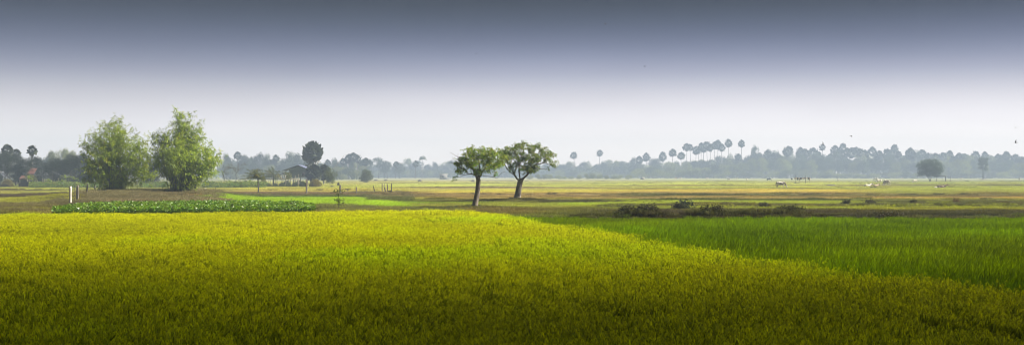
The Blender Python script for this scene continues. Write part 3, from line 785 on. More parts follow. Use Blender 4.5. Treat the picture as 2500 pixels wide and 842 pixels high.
# ---- far treeline
ORD = ['first', 'second', 'third', 'fourth', 'fifth', 'sixth', 'seventh', 'eighth', 'ninth', 'tenth', 'eleventh', 'twelfth', 'thirteenth', 'fourteenth', 'fifteenth', 'sixteenth', 'seventeenth', 'eighteenth', 'nineteenth', 'twentieth']
ZONES = [(-100, 540, 'beyond the bamboo'), (540, 615, 'behind the sparse orange tree'), (615, 690, 'behind the coconut palms'), (690, 835, 'behind the stilt farmhouse'), (835, 915, 'behind the small round bush'),
         (915, 1000, 'above the leaning posts'), (1000, 1100, 'behind the pale box building'), (1100, 1240, 'behind the smaller mango tree'), (1240, 1366, 'behind the larger mango tree'),
         (1366, 1440, 'under the first lone palm'), (1440, 1545, 'under the second lone palm'), (1545, 1665, 'before the tall palm cluster'), (1665, 1765, 'at the tall palm cluster'), (1765, 1830, 'by two detached high palms'),
         (1830, 1925, 'behind the patched grazing cow'), (1925, 2020, 'behind the drying rack'), (2020, 2100, 'behind the resting cattle'), (2100, 2200, 'behind the white cattle herd'), (2200, 2240, 'beside the round tree'),
         (2240, 2330, 'behind the round tree'), (2330, 2425, 'behind the lone thin tree'), (2425, 2700, 'near the right end of the wood')]
TL = []
def far(kind, px, top, d, w=None, var=None): TL.append([kind, px, top, d, w, var])
for px, top, r in ((1404, 368, 9), (1464, 363, 8.5), (1563, 379, 8.5), (1577, 372, 9), (1619, 369, 9), (1641, 361, 9), (1663, 368, 9), (1676, 347, 10), (1687, 349, 9), (1697, 355, 9),
                   (1704, 358, 8), (1711, 347, 9), (1718, 355, 8), (1728, 343, 10), (1734, 350, 8), (1744, 344, 10), (1753, 340, 10), (1760, 349, 9), (1778, 337, 9.5), (1810, 340, 8.5), (1803, 373, 8),
                   (1871, 364, 11), (1888, 371, 10), (1922, 353, 12), (1908, 378, 10), (1953, 358, 11), (1967, 360, 11), (1986, 358, 12), (2008, 349, 9), (2002, 370, 12), (2038, 352, 10), (2055, 348, 10.5),
                   (2048, 362, 11), (2068, 358, 11), (2078, 358, 11), (2090, 358, 11), (2100, 359, 11), (2111, 364, 10), (2061, 376, 9), (2132, 357, 11), (2145, 366, 10), (2165, 362, 12), (2185, 352, 9), (2195, 366, 10),
                   (2221, 360, 12), (2229, 368, 10), (2250, 362, 12), (2264, 372, 9), (2284, 373, 10), (2300, 371, 9), (2318, 365, 9.5), (2325, 380, 10), (2342, 370, 11), (2357, 372, 10), (2380, 367, 11), (2405, 370, 9), (2415, 379, 9),
                   (2439, 372, 10), (2454, 368, 10), (2465, 376, 10), (2479, 373, 10), (2495, 380, 11), (2030, 372, 9), (2120, 385, 9), (2210, 378, 9), (1845, 372, 9)):
    far('palm', px, top, 850+((px*7) % 60), r)
for px, top, r in ((579, 367, 9), (674, 376, 8), (850, 375, 10), (864, 370, 11), (872, 376, 9), (838, 384, 9), (893, 383, 10), (903, 388, 8), (801, 388, 8), (966, 391, 8), (1014, 390, 8)):
    far('palm', px, top, 680, r)
for px, top, w, d, v in ((554, 376, 17, 680, 1), (592, 378, 16, 680, 2), (612, 373, 20, 690, 4), (630, 374, 18, 690, 1), (651, 376, 15, 680, 5), (665, 388, 15, 680, 2), (690, 385, 16, 700, 4), (708, 371, 20, 690, 5), (727, 375, 18, 690, 1),
                         (745, 385, 15, 690, 2), (785, 390, 14, 690, 4), (816, 387, 14, 720, 5), (833, 395, 14, 720, 1), (858, 384, 12, 700, 2), (885, 380, 17, 720, 4), (900, 390, 13, 720, 1), (925, 385, 20, 720, 7), (945, 394, 16, 720, 8), (938, 402, 14, 720, 2),
                         (966, 394, 14, 850, 4), (976, 398, 17, 730, 1), (993, 385, 13, 1000, 3), (1005, 396, 12, 1000, 5), (1020, 392, 16, 1000, 2), (1045, 395, 14, 1000, 4), (1063, 396, 14, 1000, 1), (1078, 398, 13, 1000, 6), (1090, 392, 13, 1000, 3), (1106, 392, 14, 1000, 5),
                         (1125, 396, 14, 1000, 1), (1148, 394, 16, 1000, 4), (1170, 396, 15, 1000, 2), (1195, 398, 15, 1000, 5), (1225, 396, 16, 980, 1), (1250, 398, 16, 980, 3), (1280, 398, 15, 960, 4), (1310, 398, 16, 960, 1), (1338, 398, 16, 960, 2), (1368, 395, 17, 960, 4),
                         (1395, 393, 16, 950, 3), (1422, 395, 15, 950, 1), (1435, 392, 14, 950, 6), (1452, 396, 14, 950, 4), (1472, 394, 13, 940, 5), (1490, 389, 17, 940, 0), (1508, 391, 15, 940, 3), (1522, 393, 12, 930, 2), (1545, 385, 15, 920, 1), (1560, 388, 14, 920, 4), (1592, 386, 15, 920, 5),
                         (1606, 386, 14, 910, 2), (1630, 393, 16, 910, 6), (1652, 394, 15, 910, 1), (1675, 392, 16, 900, 0), (1695, 390, 16, 900, 3), (1716, 388, 16, 900, 0), (1738, 381, 15, 900, 4), (1752, 380, 14, 900, 2), (1770, 383, 14, 890, 1), (1783, 373, 11, 930, 6), (1800, 377, 14, 890, 5), (1822, 380, 15, 890, 4),
                         (1842, 356, 13, 890, 8), (1855, 372, 13, 890, 2), (1880, 366, 17, 900, 1), (1900, 372, 14, 900, 6), (1924, 372, 14, 880, 4), (1940, 384, 14, 880, 9), (1985, 376, 13, 880, 0), (2020, 374, 14, 880, 4), (2124, 384, 12, 930, 3), (2140, 374, 14, 880, 1), (2175, 372, 16, 880, 2), (2205, 372, 15, 880, 4), (2240, 368, 16, 880, 5),
                         (2270, 378, 15, 880, 1), (2292, 376, 14, 880, 2), (2335, 378, 16, 880, 4), (2365, 380, 16, 880, 5), (2392, 390, 14, 880, 1), (2428, 386, 15, 880, 0), (2448, 378, 16, 880, 2), (2475, 382, 17, 880, 4), (2505, 384, 16, 880, 1)):
    far('tree', px, top, d, w, v)
g0 = np.random.default_rng(77)
x_ = 545
while x_ < 2520:                                            # lower storey in front of the tall row
    near_d = 640 if x_ < 900 else (930 if x_ < 1540 else 800)
    tp = np.interp(x_, [540, 830, 900, 1000, 1366, 1545, 1660, 1765, 1830, 2520], [384, 390, 396, 402, 402, 394, 390, 385, 368, 376])
    far('tree', x_, tp+g0.random()*10, near_d+60+g0.random()*25, 16+g0.random()*6, int(g0.integers(0, 7)))
    if not (1130 < x_ < 1330): far('tree', x_+9, tp+13+g0.random()*9, near_d+g0.random()*25, 15+g0.random()*6, int(g0.integers(0, 7)))
    x_ += 17+g0.random()*8
x_ = 560
while x_ < 2520:
    near_d = 610 if x_ < 900 else (880 if x_ < 1540 else 780)
    if not (1115 < x_ < 1350): far('bush', x_, 411+g0.random()*13, near_d-12+g0.random()*10, 14+g0.random()*7, int(g0.integers(0, 4)))
    x_ += 14+g0.random()*7
for k in range(15):                                        # pale banana thicket in front of the central trees
    px = 1292+k*17+g0.random()*5; far('pale', px, 425-3*math.sin(k*.9)-2*(k in (9, 10, 11))+g0.random()*3, 700+g0.random()*25, 9+g0.random()*3, int(g0.integers(0, 2))*2)
for px, top in ((132, 366), (152, 360), (118, 372), (172, 366), (22, 372), (95, 385), (205, 372), (360, 385), (385, 380)): far('tree', px, top, 430+(px % 40), 17, 3 if px in (152, 172) else 1+px % 5)
for t in TL:
    if t[3] > 590: t[3] *= 1.15 if t[1] < 900 else (1.12 if t[0] == 'pale' else 1.36)
    t[3] = min(t[3], 1290)
TL.sort(key=lambda t: t[1])
ZN = 0
KN = {'palm': ('sugar_palm', 'palm', 'hazy round crowned sugar palm', 'sugar palms of the far treeline'), 'tree': ('broadleaf_tree', 'tree', 'hazy broadleaf tree', 'trees of the far wood'),
      'bush': ('bush', 'bush', 'hazy bush at the wood edge', 'bushes along the foot of the wood'), 'pale': ('banana_plants', 'banana clump', 'pale banana clump', 'pale banana clumps before the central wood')}
cnt = {}
for kind, px, top, d, w, v in TL:
    zn = [z for z in ZONES if z[0] <= px < z[1]][0][2]
    key = (kind, zn); cnt[key] = cnt.get(key, 0)+1
    nm, cat, ad, grp = KN[kind]
    if kind in ('tree', 'palm') and d < 500: ad = 'grey green '+ad[5:] 
    o = empty(nm, (wx(px, d), d, 0), random.random()*6.28, '%s %s, %s from left' % (ad, zn, ORD[min(cnt[key]-1, 19)]), cat, grp)
    h = wz(top, d); s = d/F
    if kind == 'palm':
        r = w*s*(1.15+.2*random.random()); zc = h-r*1.05; o.rotation_euler = (random.gauss(0, .02), random.gauss(0, .03), o.rotation_euler.z)
        tk = PTR[int(px) % 3]; t = link('trunk', tk, o, scale=(.26*(.9+.3*random.random()), .26, zc))
        link('crown', PALM[int(px*3) % 4], o, (0, 0, zc), (r, r, r*(1.05+.3*random.random())))
    elif kind == 'tree':
        tr_, cr = BROAD[v]; sx = w*s/3.9; sz = h/10.0
        link('trunk', tr_, o, scale=(sx, sx, sz)); link('crown', cr, o, scale=(sx, sx, sz))
    else:
        tr_, cr = BUSH[v]; sx = w*s/2.1; sz = h/3.1
        link('stem', tr_, o, scale=(sx, sx, sz)); link('foliage', cr, o, scale=(sx, sx, sz))
# coconut-like star palm in the far haze
FEATH = feather_crown(500, 15, 2.6, (0, 0), 'far_leaf', .5, .12, 16, .8)
def coco_far(px, top, d, r, label):
    h = wz(top, d); o = empty('coconut_palm', (wx(px, d), d, 0), 0, label, 'palm', 'coconut palms')
    zc = h-r*.55; link('trunk', PTR[1], o, scale=(.2, .2, zc)); k = r/2.6; link('crown', FEATH, o, (0, 0, zc), (k, k, k)); return o
coco_far(1031, 381, 990, 4.2, 'hazy star crowned coconut palm standing above the far wood right of the utility pole')
coco_far(1101, 392, 990, 3.5, 'hazy coconut palm in the wood just left of the smaller mango tree')

def undergrowth():
    g = np.random.default_rng(590); n = 42000
    d = 1262+50*g.random(n); u = 520+2030*g.random(n); x = (u-CX)/F*d
    top = (7+6*fbm(x/22, d/40, 591, 3))*np.where(u > 1700, 1.35, 1.0)*np.where(u < 1400, .75, 1)
    z = top*g.random(n)**.8
    P = np.stack([x, d, z], 1); V, Q, C = leaves(P, g.normal(size=(n, 3)), 1.5+1.0*g.random(n), 1.1, g, var=.4)
    tag(link('undergrowth', mesh_np('undergrowth', V, Q, M['far_leaf'], C)), 'dense hazy undergrowth closing the gaps under the far wood', 'undergrowth', kind='stuff')
undergrowth()
# ------------------------------------------------------------------ dark garden trees at the left
def put_tree(src, name, px, top, d, w, label, cat, grp, foot=0.0, href=10.0, wref=3.9, names=('trunk', 'crown')):
    o = empty(name, (wx(px, d), d, foot), random.random()*6.28, label, cat, grp); s = d/F; h = wz(top, d)-foot
    sx = w*s/wref*(1.4 if name == 'garden_tree' else 1); sz = h/href
    link(names[0], src[0], o, scale=(sx, sx, sz)); link(names[1], src[1], o, scale=(sx, sx, sz)); return o
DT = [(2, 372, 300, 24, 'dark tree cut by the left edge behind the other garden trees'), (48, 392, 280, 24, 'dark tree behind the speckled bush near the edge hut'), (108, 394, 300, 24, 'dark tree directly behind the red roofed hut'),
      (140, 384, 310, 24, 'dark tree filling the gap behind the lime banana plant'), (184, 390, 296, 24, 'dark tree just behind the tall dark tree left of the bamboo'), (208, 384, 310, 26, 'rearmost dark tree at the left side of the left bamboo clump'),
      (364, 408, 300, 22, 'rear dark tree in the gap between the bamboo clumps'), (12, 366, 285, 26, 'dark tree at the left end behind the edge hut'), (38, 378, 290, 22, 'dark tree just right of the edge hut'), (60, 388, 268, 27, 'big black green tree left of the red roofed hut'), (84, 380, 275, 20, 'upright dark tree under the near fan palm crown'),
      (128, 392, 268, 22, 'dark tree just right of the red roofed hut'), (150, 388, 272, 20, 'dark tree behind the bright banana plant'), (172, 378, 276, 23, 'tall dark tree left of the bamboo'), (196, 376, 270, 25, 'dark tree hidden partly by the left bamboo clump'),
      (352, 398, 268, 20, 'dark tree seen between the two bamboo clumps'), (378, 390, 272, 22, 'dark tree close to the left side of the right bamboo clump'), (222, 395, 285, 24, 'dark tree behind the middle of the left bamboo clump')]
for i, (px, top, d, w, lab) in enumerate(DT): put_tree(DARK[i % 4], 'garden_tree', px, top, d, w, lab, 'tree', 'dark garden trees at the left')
def near_palm(px, top, d, r, label, trunk_r=.22, zbot=0, cr=0):
    o = empty('sugar_palm', (wx(px, d), d, zbot), 1.0, label, 'palm', 'nearer sugar palms'); s = d/F; rr = r*s*1.12; zc = wz(top, d)-rr*.98
    link('trunk', PTR[0], o, scale=(trunk_r, trunk_r, zc)); link('crown', PALM[cr], o, (0, 0, zc), (rr, rr, rr*1.08)); return o
near_palm(78, 352, 285, 14, 'dark sugar palm rising above the black green tree beside the red roof', .2, 0, 1)
near_palm(18, 349, 320, 15, 'sugar palm behind the dark trees at the far left end', .2, 0, 2)
near_palm(40, 362, 330, 11, 'smaller sugar palm second from the far left end', .2, 0, 3)
BIGP = fan_palm_crown(450, 44, 24)
def big_palm():
    d = 372.; s = d/F; o = empty('sugar_palm', (wx(762, d), d, 0), .4, 'tallest sugar palm, dense round crown above the stilt farmhouse', 'palm', 'nearer sugar palms')
    r = 29*s*1.05; zc = wz(340, d)-r*.98
    link('trunk', PTR[2], o, scale=(.24, .24, zc)); link('crown', BIGP, o, (0, 0, zc), (r, r, r*1.1))
    # dry older leaves hanging below
    g = np.random.default_rng(5); P = np.stack([g.normal(0, .8, 260), g.normal(0, .8, 260), zc-r*.35-r*.85*g.random(260)], 1)
    V, Q, C = leaves(P, unit(np.stack([P[:, 0], P[:, 1], -np.abs(g.normal(1.6, .4, 260))], 1)), 1.0, .32, g, col=(2.4, 1.8, 1.2), droop=.2)
    link('dry_leaves', mesh_np('dry_leaves', V, Q, M['palm_leaf'], C), o)
big_palm()

# coconut palms by the garden, blown to the left
def coco(px, basepy, top, r, label, seed, wind, d=None, tilt=0.0, lean=0.0):
    d = d or dist(basepy); s = d/F; o = empty('coconut_palm', (wx(px, d), d, 0), 0, label, 'palm', 'coconut palms')
    zc = CAMZ+(H0-(top+r*1.05))*s
    mb = MB(); z = np.linspace(0, 1, 8); frames_tube(mb, np.stack([lean*z**2*zc, 0*z, -.1+z*(zc+.1)], 1), np.interp(z, [0, .15, 1], [.17, .12, .09])*(r*s/2.2), 7)
    link('trunk', mb.mesh('trunk', M['bark_dark'], True), o)
    c = link('crown', feather_crown(seed, 19, r*s*1.05, wind, 'coco_leaf', .38, .05*r*s/2.2, 24, .50*r*s/2.2), o, (lean*zc, 0, zc)); return o
coco(631, 473, 398, 36, 'nearer windblown coconut palm with a thin dark trunk at the garden', 511, (-.35, 0), lean=-.04)
coco(668, 452, 397, 34, 'windblown coconut palm left of the stilt farmhouse', 512, (-.38, 0), 300., lean=-.03)
coco(75, 452, 415, 22, 'small coconut palm in front of the black green tree by the red roof', 513, (-.2, 0), 262.)

# sparse orange tree
def sparse(px, top, d, w, label, seed, mat='shrub_leaf', col=(1.8, 1.2, .8), n=90, lf=6, name='sparse_tree', cat='tree', r0=.10, ls=.22, base=0.0, low=.25, grp=None):
    g = np.random.default_rng(seed); s = d/F; h = wz(top, d)-base
    bl = [(g.normal(0, .45)*w*s, g.normal(0, .45)*w*s, h*(.55+.38*g.random()), w*s*.4, w*s*.4, h*.13) for _ in range(9)]
    P, _ = blob_points(bl, n, g, .3)
    o = empty(name, (wx(px, d), d, base), 0, label, cat, grp)
    mb, tips, td = grow([(-1, [np.array([0, 0, -.1]), np.array([0.0, 0, h*low*.5]), np.array([0.03*h, 0, h*low]), np.array([.02*h, 0, h*(low+.12)])])], [p for p in P], h*.07, g, .2, .012*h/5, 2.3, (r0, r0*.8, r0*.7), 5, .2)
    link('trunk', mb.mesh('trunk', M['bark_dark'], True), o)
    LP = np.repeat(tips, lf, 0)+g.normal(0, ls*.7, (len(tips)*lf, 3)); V, Q, C = leaves(LP, g.normal(size=LP.shape), ls, ls*.5, g, col=col, hue=.4)
    link('crown', mesh_np('crown', V, Q, M[mat], C), o); return o
sparse(575, 392, 330, 26, 'sparse orange tinged tree with open branches left of the coconut palms', 520, n=80, lf=6)
sparse(703, 419, 300, 11, 'slim yellow green tree in front of the farmhouse wall', 521, col=(1.6, 1.4, .8), n=70, lf=10, r0=.06)
sparse(548, 415, 250, 12, 'thin half bare tree at the right edge of the bamboo', 522, n=40, lf=3, r0=.07, col=(1.3, 1.1, .8))

# shrubs round the farmhouse
SHP = put_tree((BUSH[1][0], crown_mesh('foliage', [(b[0], b[1], b[2], b[3], b[4], b[5]) for b in rnd_blobs(np.random.default_rng(530), 14, 1.6, .5, 2.5, .5, .85)], 5200, .17, .045, M['shrub_leaf'], 530, .5, cl=4)),
               'bamboo_shrub', 806, 404, 318, 24, 'feathery green shrub at the right side of the farmhouse garden', 'shrub', 'garden shrubs', href=3.1, wref=2.1, names=('stem', 'foliage'))
JP = [fan_palm_crown(540, 56, 14), fan_palm_crown(541, 50, 12)]
def low_palm(px, top, d, r, lab, k):
    o = empty('young_fan_palm', (wx(px, d), d, 0), k, lab, 'palm', 'young fan palms beside the farmhouse'); s = d/F; rr = r*s; zc = wz(top, d)-rr*.95
    link('trunk', PTR[k], o, scale=(.2, .2, max(zc, .3))); link('crown', JP[k], o, (0, 0, zc), (rr, rr, rr*1.15)); return o
low_palm(765, 399, 335, 25, 'young fan palm with wide low crown at the right wall of the farmhouse', 0)
low_palm(790, 400, 340, 22, 'young fan palm between the farmhouse palm and the feathery shrub', 1)
HB = [crown_mesh('foliage', [(1.7*math.cos(a)*.6*t, 1.0*math.sin(a)*t, .35+.5*(1-t), .65, .6, .45) for a in np.arange(0, 6.28, .7) for t in (.4, 1)], 5200, .16, .09, M['shrub_leaf'], 550, .5, cl=4)]
def mound_bush(px, top, d, wpx, lab, name='bush', src=None, grp='garden shrubs', mat=None, cat='bush'):
    o = empty(name, (wx(px, d), d, float(height(np.array([wx(px, d)]), np.array([d]))[0])-.05), random.random()*.6-.3, lab, cat, grp); s = d/F; h = wz(top, d)-o.location.z; w = wpx*s
    link('stem', BUSH[0][0], o, scale=(w/3.6, w/3.6, h/3.4)); f = link('foliage', src or HB[0], o, scale=(w/1.7/1.6, w/1.7/1.6, h/1.3)); return o
YB = crown_mesh('foliage', [(1.7*math.cos(a)*.6*t, 1.0*math.sin(a)*t, .35+.5*(1-t), .65, .6, .45) for a in np.arange(0, 6.28, .7) for t in (.4, 1)], 5200, .16, .09, leafmat('yellowing hedge leaves', (.16, .145, .03), .45, (1.6, 1.4, .5)), 551, .5, cl=4)
DB = crown_mesh('foliage', [(1.7*math.cos(a)*.6*t, 1.0*math.sin(a)*t, .35+.5*(1-t), .65, .6, .45) for a in np.arange(0, 6.28, .7) for t in (.4, 1)], 4600, .15, .07, M['twig_leaf'], 552, .5, cl=4)
mound_bush(770, 436, 262, 26, 'domed yellow green bush under the fan palms in front of the farmhouse', src=YB)
mound_bush(740, 441, 265, 18, 'green bush left of the domed yellow bush', src=HB[0])
mound_bush(18, 436, 262, 24, 'yellow and white speckled bush at the left edge hut', src=YB)
mound_bush(8, 448, 258, 26, 'low grey green bush at the very left edge', src=DB)
for px, top, w_, dd, lab in ((120, 440, 22, 262, 'low dark bush under the dark tree right of the red hut'), (60, 438, 24, 262, 'low dark bush under the big black green tree'), (95, 442, 16, 263, 'low dark bush before the red roofed hut'),
        (185, 441, 20, 264, 'low dark bush left of the bamboo foot'), (600, 440, 18, 292, 'low shrub behind the pale stakes left of the coconut palms'), (645, 440, 16, 296, 'low shrub between the two coconut palms'), (700, 440, 16, 322, 'shrub under the porch of the stilt farmhouse'), (730, 439, 16, 326, 'shrub under the gable end of the stilt farmhouse'), (575, 442, 16, 290, 'low shrub at the foot of the sparse orange tree')):
    mound_bush(px, top, dd, w_, lab, src=DB if px < 200 else HB[0])
mound_bush(826, 444, 300, 6, 'tiny dark bush at the foot of the feathery shrub', src=DB)
for i, (px, top, w) in enumerate(((655, 446, 15), (672, 447, 15), (688, 445, 14), (704, 446, 15), (720, 445, 14))):
    mound_bush(px, top, 264+i, w, 'low dark hedge bush under the porch rail, %s from the left' % ORD[i], 'hedge_bush', HB[0], 'hedge bushes before the porch')

# ------------------------------------------------------------------ banana plants
def banana(px, top, d, label, seed, n=7, scale=1.0, grp='banana plants'):
    g = np.random.default_rng(seed); s = d/F; h = wz(top, d); o = empty('banana_plant', (wx(px, d), d, 0), 0, label, 'banana plant', grp)
    mb = MB(); zt = h*.55; frames_tube(mb, [[0, 0, -.05], [.02, 0, zt*.6], [.05, 0, zt]], [.13*scale, .1*scale, .07*scale], 7)
    link('stem', mb.mesh('stem', M['culm'], True), o)
    for k in range(n):
        az = k*2.4+g.normal(0, .3); e = R(80-65*k/n); L = (h-zt)*(1.05+.25*g.random()); w = .42*scale
        D = np.array([math.cos(az)*math.cos(e), math.sin(az)*math.cos(e), math.sin(e)]); t = np.linspace(0, 1, 9)[:, None]
        c = D*L*t+np.array([0, 0, -.55])*L*t**2.4; S = unit(np.cross(D, [0, 0, 1.])+1e-3); wd = w*np.sin(np.pi*np.clip(t*.93+.05, 0, 1))**.6*.5
        V = np.concatenate([c, c+S*wd+[0, 0, .06], c-S*wd+[0, 0, .06]]); q = [[i, i+1, 9+i+1, 9+i] for i in range(8)]+[[i+1, i, 18+i, 18+i+1] for i in range(8)]
        me = mesh_np('leaf', V, np.array(q), M['banana_leaf'], np.tile(np.array([1, 1, 1])*(.7+.5*g.random()), (27, 1)), True); link('leaf', me, o, (.05, 0, zt))
banana(160, 418, 255, 'bright lime banana plant in front of the dark trees', 560, 8)
banana(152, 432, 252, 'small bright banana plant leaning left of the tall lime one', 561, 6)
banana(180, 424, 262, 'dark banana plant between the lime one and the bamboo', 562, 6)
banana(70, 421, 258, 'banana plant with lit leaves before the black green tree', 563, 7)
banana(118, 430, 262, 'banana plant with drooping leaf right of the red roof', 564, 6)
banana(610, 434, 280, 'small banana plant left of the nearer coconut palm', 565, 6)
banana(640, 438, 282, 'banana plant behind the nearer coconut palm trunk', 566, 6)
banana(560, 436, 285, 'banana plant with arched brown edged leaf by the garden stakes', 567, 6)

# ------------------------------------------------------------------ vegetable garden rows (uncountable)
def garden():
    g = np.random.default_rng(570); out = []; mb = MB()
    for u0, u1, n in ((72, 245, 900), (340, 410, 260), (495, 650, 950)):
        u = u0+(u1-u0)*g.random(n); d = 246+22*g.random(n); x = (u-CX)/F*d; h = .55+.85*g.random(n)
        for i in range(n):
            frames_tube(mb, [[x[i], d[i], 0], [x[i]+g.normal(0, .05), d[i], h[i]]], [.02, .01], 3)
        for k in range(9):
            f = .2+.8*g.random(n); P = np.stack([x, d, h*f], 1); D = unit(g.normal(size=(n, 3))*[1, 1, .5]+[0, 0, .35])
            out.append(leaves(P, D, .30+.25*g.random(n), .09+.07*g.random(n), g, col=(2.2, 2.5, 1.0), var=.5, droop=.4, hue=.6))
    V, Q, C = joinleaf(out); vv = np.concatenate(mb.v)
    me = mesh_np('garden_crops', np.vstack([V, vv]), [np.vstack([Q, np.concatenate(mb.q)+len(V)]), np.concatenate(mb.t)+len(V)], M['shrub_leaf'], np.vstack([C, np.tile([1.5, 1.4, .8], (len(vv), 1))]))
    tag(link('garden_crops', me), 'leafy light green garden crops in rows before the houses and banana plants', 'crops', kind='stuff')
garden()

# ------------------------------------------------------------------ pond plants
def pond():
    g = np.random.default_rng(580); n = 26000
    py = 499+24*g.random(n)**.85; u = 128+640*g.random(n); d = dist(py)
    lo = np.interp(u, [128, 200, 300, 450, 640, 720, 770], [519, 508, 503.5, 500, 499.5, 503, 511]); hi = np.interp(u, [128, 200, 600, 770], [524, 523, 520, 518])
    k = (py > lo+(fbm(u/14, py, 3)-.5)*3) & (py < hi); py = py[k]; u = u[k]; d = d[k]; n = len(u)
    x = (u-CX)/F*d; h = .12+.30*g.random(n)*(.6+.8*fbm(x/1.5, d/1.5, 9))
    z = np.zeros(n)
    az = g.random(n)*6.28; D = unit(np.stack([np.cos(az), np.sin(az), .2+.9*g.random(n)], 1)); P = np.stack([x, d, h], 1)
    V, Q, C = leaves(P, D, .15+.11*g.random(n), .10+.07*g.random(n), g, var=.4, droop=.25, hue=.35)
    st = np.stack([np.stack([x-.008, d, z], 1), np.stack([x+.008, d, z], 1), P+[.006, 0, 0], P-[.006, 0, 0]], 1).reshape(-1, 3)
    me = mesh_np('pond_plants', np.vstack([V, st]), np.vstack([Q, len(V)+np.arange(n*4).reshape(-1, 4)]), M['hya_leaf'], np.vstack([C, np.tile([1, 1, 1], (n*4, 1))]))
    tag(link('pond_plants', me), 'glossy dark green broad leaved pond plants in a long bed behind the ripe rice', 'pond plants', kind='stuff')
pond()

# ------------------------------------------------------------------ posts and stakes
def post(name, px, base, top, wpx, label, mat='post', cat='post', grp='old fence posts', tilt=0.0, seed=0, lump=.18, taper=.85, d=None):
    g = np.random.default_rng(seed+px); d = d or dist(base); s = d/F; x = wx(px, d); z0 = float(height(np.array([x]), np.array([d]))[0])
    h = (base-top)*s; r = wpx*s/2; n = 9; m = 7; V = []; th = np.arange(n)*6.283/n
    lob = 1+lump*(g.random(n)-.5)
    for i in range(m):
        t = i/(m-1); rr = r*(1-(1-taper)*t)*lob*(1+.08*(g.random(n)-.5)); V.append(np.stack([np.cos(th)*rr+g.normal(0, r*.06)+tilt*t*h, np.sin(th)*rr, np.full(n, -.3+(h+.3)*t)], 1))
    V[-1][:, 2] += (g.random(n)-.5)*r*.8
    V = np.concatenate(V); V = np.vstack([V, V[-n:].mean(0)])
    q = [[i*n+j, i*n+(j+1) % n, (i+1)*n+(j+1) % n, (i+1)*n+j] for i in range(m-1) for j in range(n)]; t3 = [[len(V)-1, (m-1)*n+j, (m-1)*n+(j+1) % n] for j in range(n)]
    me = mesh_np(name, V, [np.array(q), np.array(t3)], M[mat]); return tag(link(name, me, None, (x, d, z0)), label, cat, grp)
post('wooden_post', 172, 498, 455, 6.4, 'thick bleached white post at the left bank', 'post_white', taper=.92)
post('wooden_post', 190, 492, 456, 5.2, 'dark grey post just right of the bleached white post', 'post', taper=.95)
post('wooden_post', 187, 493, 458, 2.2, 'slim post touching the dark grey post beside the white one', 'post_dark')
post('stake', 181, 494, 421, 1.0, 'tall thin stick between the white and the dark grey post', 'post_dark', 'stake', 'thin stakes')
post('stake', 212, 489, 461, 3.2, 'crooked black stump stake left of the bamboo', 'post_dark', 'stake', 'thin stakes', tilt=.08, lump=.5)
post('stake', 213, 489, 452, 1.3, 'thin black twig rising from the crooked stake', 'post_dark', 'stake', 'thin stakes', tilt=-.10)
post('wooden_post', 232, 480, 452, 2.8, 'dark post half hidden at the left foot of the bamboo', 'post')
post('wooden_post', 748, 475, 438, 4.4, 'tall grey post standing in front of the domed yellow bush', 'post')
post('wooden_post', 831, 474, 453, 5.0, 'short thick grey post behind the leafy sapling', 'post')
post('wooden_post', 870, 476, 457, 3.8, 'short lone post midway between sapling and leaning posts', 'post')
post('wooden_post', 918, 470, 453, 2.4, 'brown post leaning left at the grassy mound', 'post_dark', tilt=-.42)
post('wooden_post', 933, 473, 451, 2.8, 'upright post first of the cluster on the grassy mound', 'post')
post('wooden_post', 938, 474, 452, 1.9, 'thinnest upright post in the cluster on the grassy mound', 'post')
post('wooden_post', 946, 478, 459, 2.6, 'short post leaning left across the mound cluster', 'post', tilt=-.45)
post('wooden_post', 946, 471, 450, 2.8, 'upright post behind the short leaning one on the mound', 'post')
post('wooden_post', 955, 470, 448, 3.0, 'tallest post at the right end of the mound cluster', 'post_dark', tilt=.03)
post('stake', 477, 485, 452, 1.6, 'thin dark stake at the right foot of the bamboo', 'post_dark', 'stake', 'thin stakes')
post('stake', 527, 475, 456, 1.5, 'thin black stake right of the white calf', 'post_dark', 'stake', 'thin stakes', tilt=-.05)
post('stake', 712, 505, 484, 1.1, 'bare twig stake in the bright young rice', 'post_dark', 'stake', 'thin stakes')
for i, (px, b, t, w) in enumerate(((80, 452, 428, 1.3), (92, 452, 434, 1.2), (104, 452, 430, 1.3), (108, 453, 432, 1.2), (128, 452, 440, 1.6), (134, 452, 437, 1.4), (141, 452, 430, 1.8), (169, 453, 431, 1.2), (201, 453, 438, 1.2))):
    post('stake', px, b, t, w, 'pale garden stake among the left garden crops, %s from the left' % ORD[i], 'pole', 'stake', 'stakes of the left garden', tilt=((i*37) % 7-3)*.02, d=262.+i)
for i, (px, b, t, w) in enumerate(((543, 449, 434, 1.5), (552, 450, 431, 1.6), (556, 450, 437, 1.2), (588, 448, 433, 1.5), (594, 450, 435, 1.4), (603, 450, 436, 2.0), (618, 448, 438, 1.3))):
    post('stake', px, b, t, w, 'pale garden stake left of the coconut palms, %s from the left' % ORD[i], 'pole', 'stake', 'stakes of the right garden', tilt=((i*31) % 7-3)*.02, d=272.+i)
post('stake', 812, 410, 378, .9, 'long thin pole slanting up right from the farmhouse palms', 'pole', 'pole', 'thin stakes', tilt=0.9, d=330.)
def slant_pole():
    for o in COL.objects:
        if o.get('label', '').startswith('long thin pole slanting'): o.location.z = wz(411, 330.)
slant_pole()
post('utility_pole', 996, 436.4, 413, 1.3, 'slim pale utility pole in the haze left of the box building', 'plaster', 'pole', 'utility poles', d=900., lump=0)
post('utility_pole', 1101, 436.4, 409, 1.3, 'slim pale utility pole right of the box building', 'plaster', 'pole', 'utility poles', d=900., lump=0)
post('stake', 1639, 451, 446, 1.0, 'tiny dark stake alone in the open field left of the high palms', 'post_dark', 'stake', 'thin stakes')
post('stake', 2418, 461, 455, 1.6, 'small pale stake alone in the pasture at the right', 'pole', 'stake', 'thin stakes')
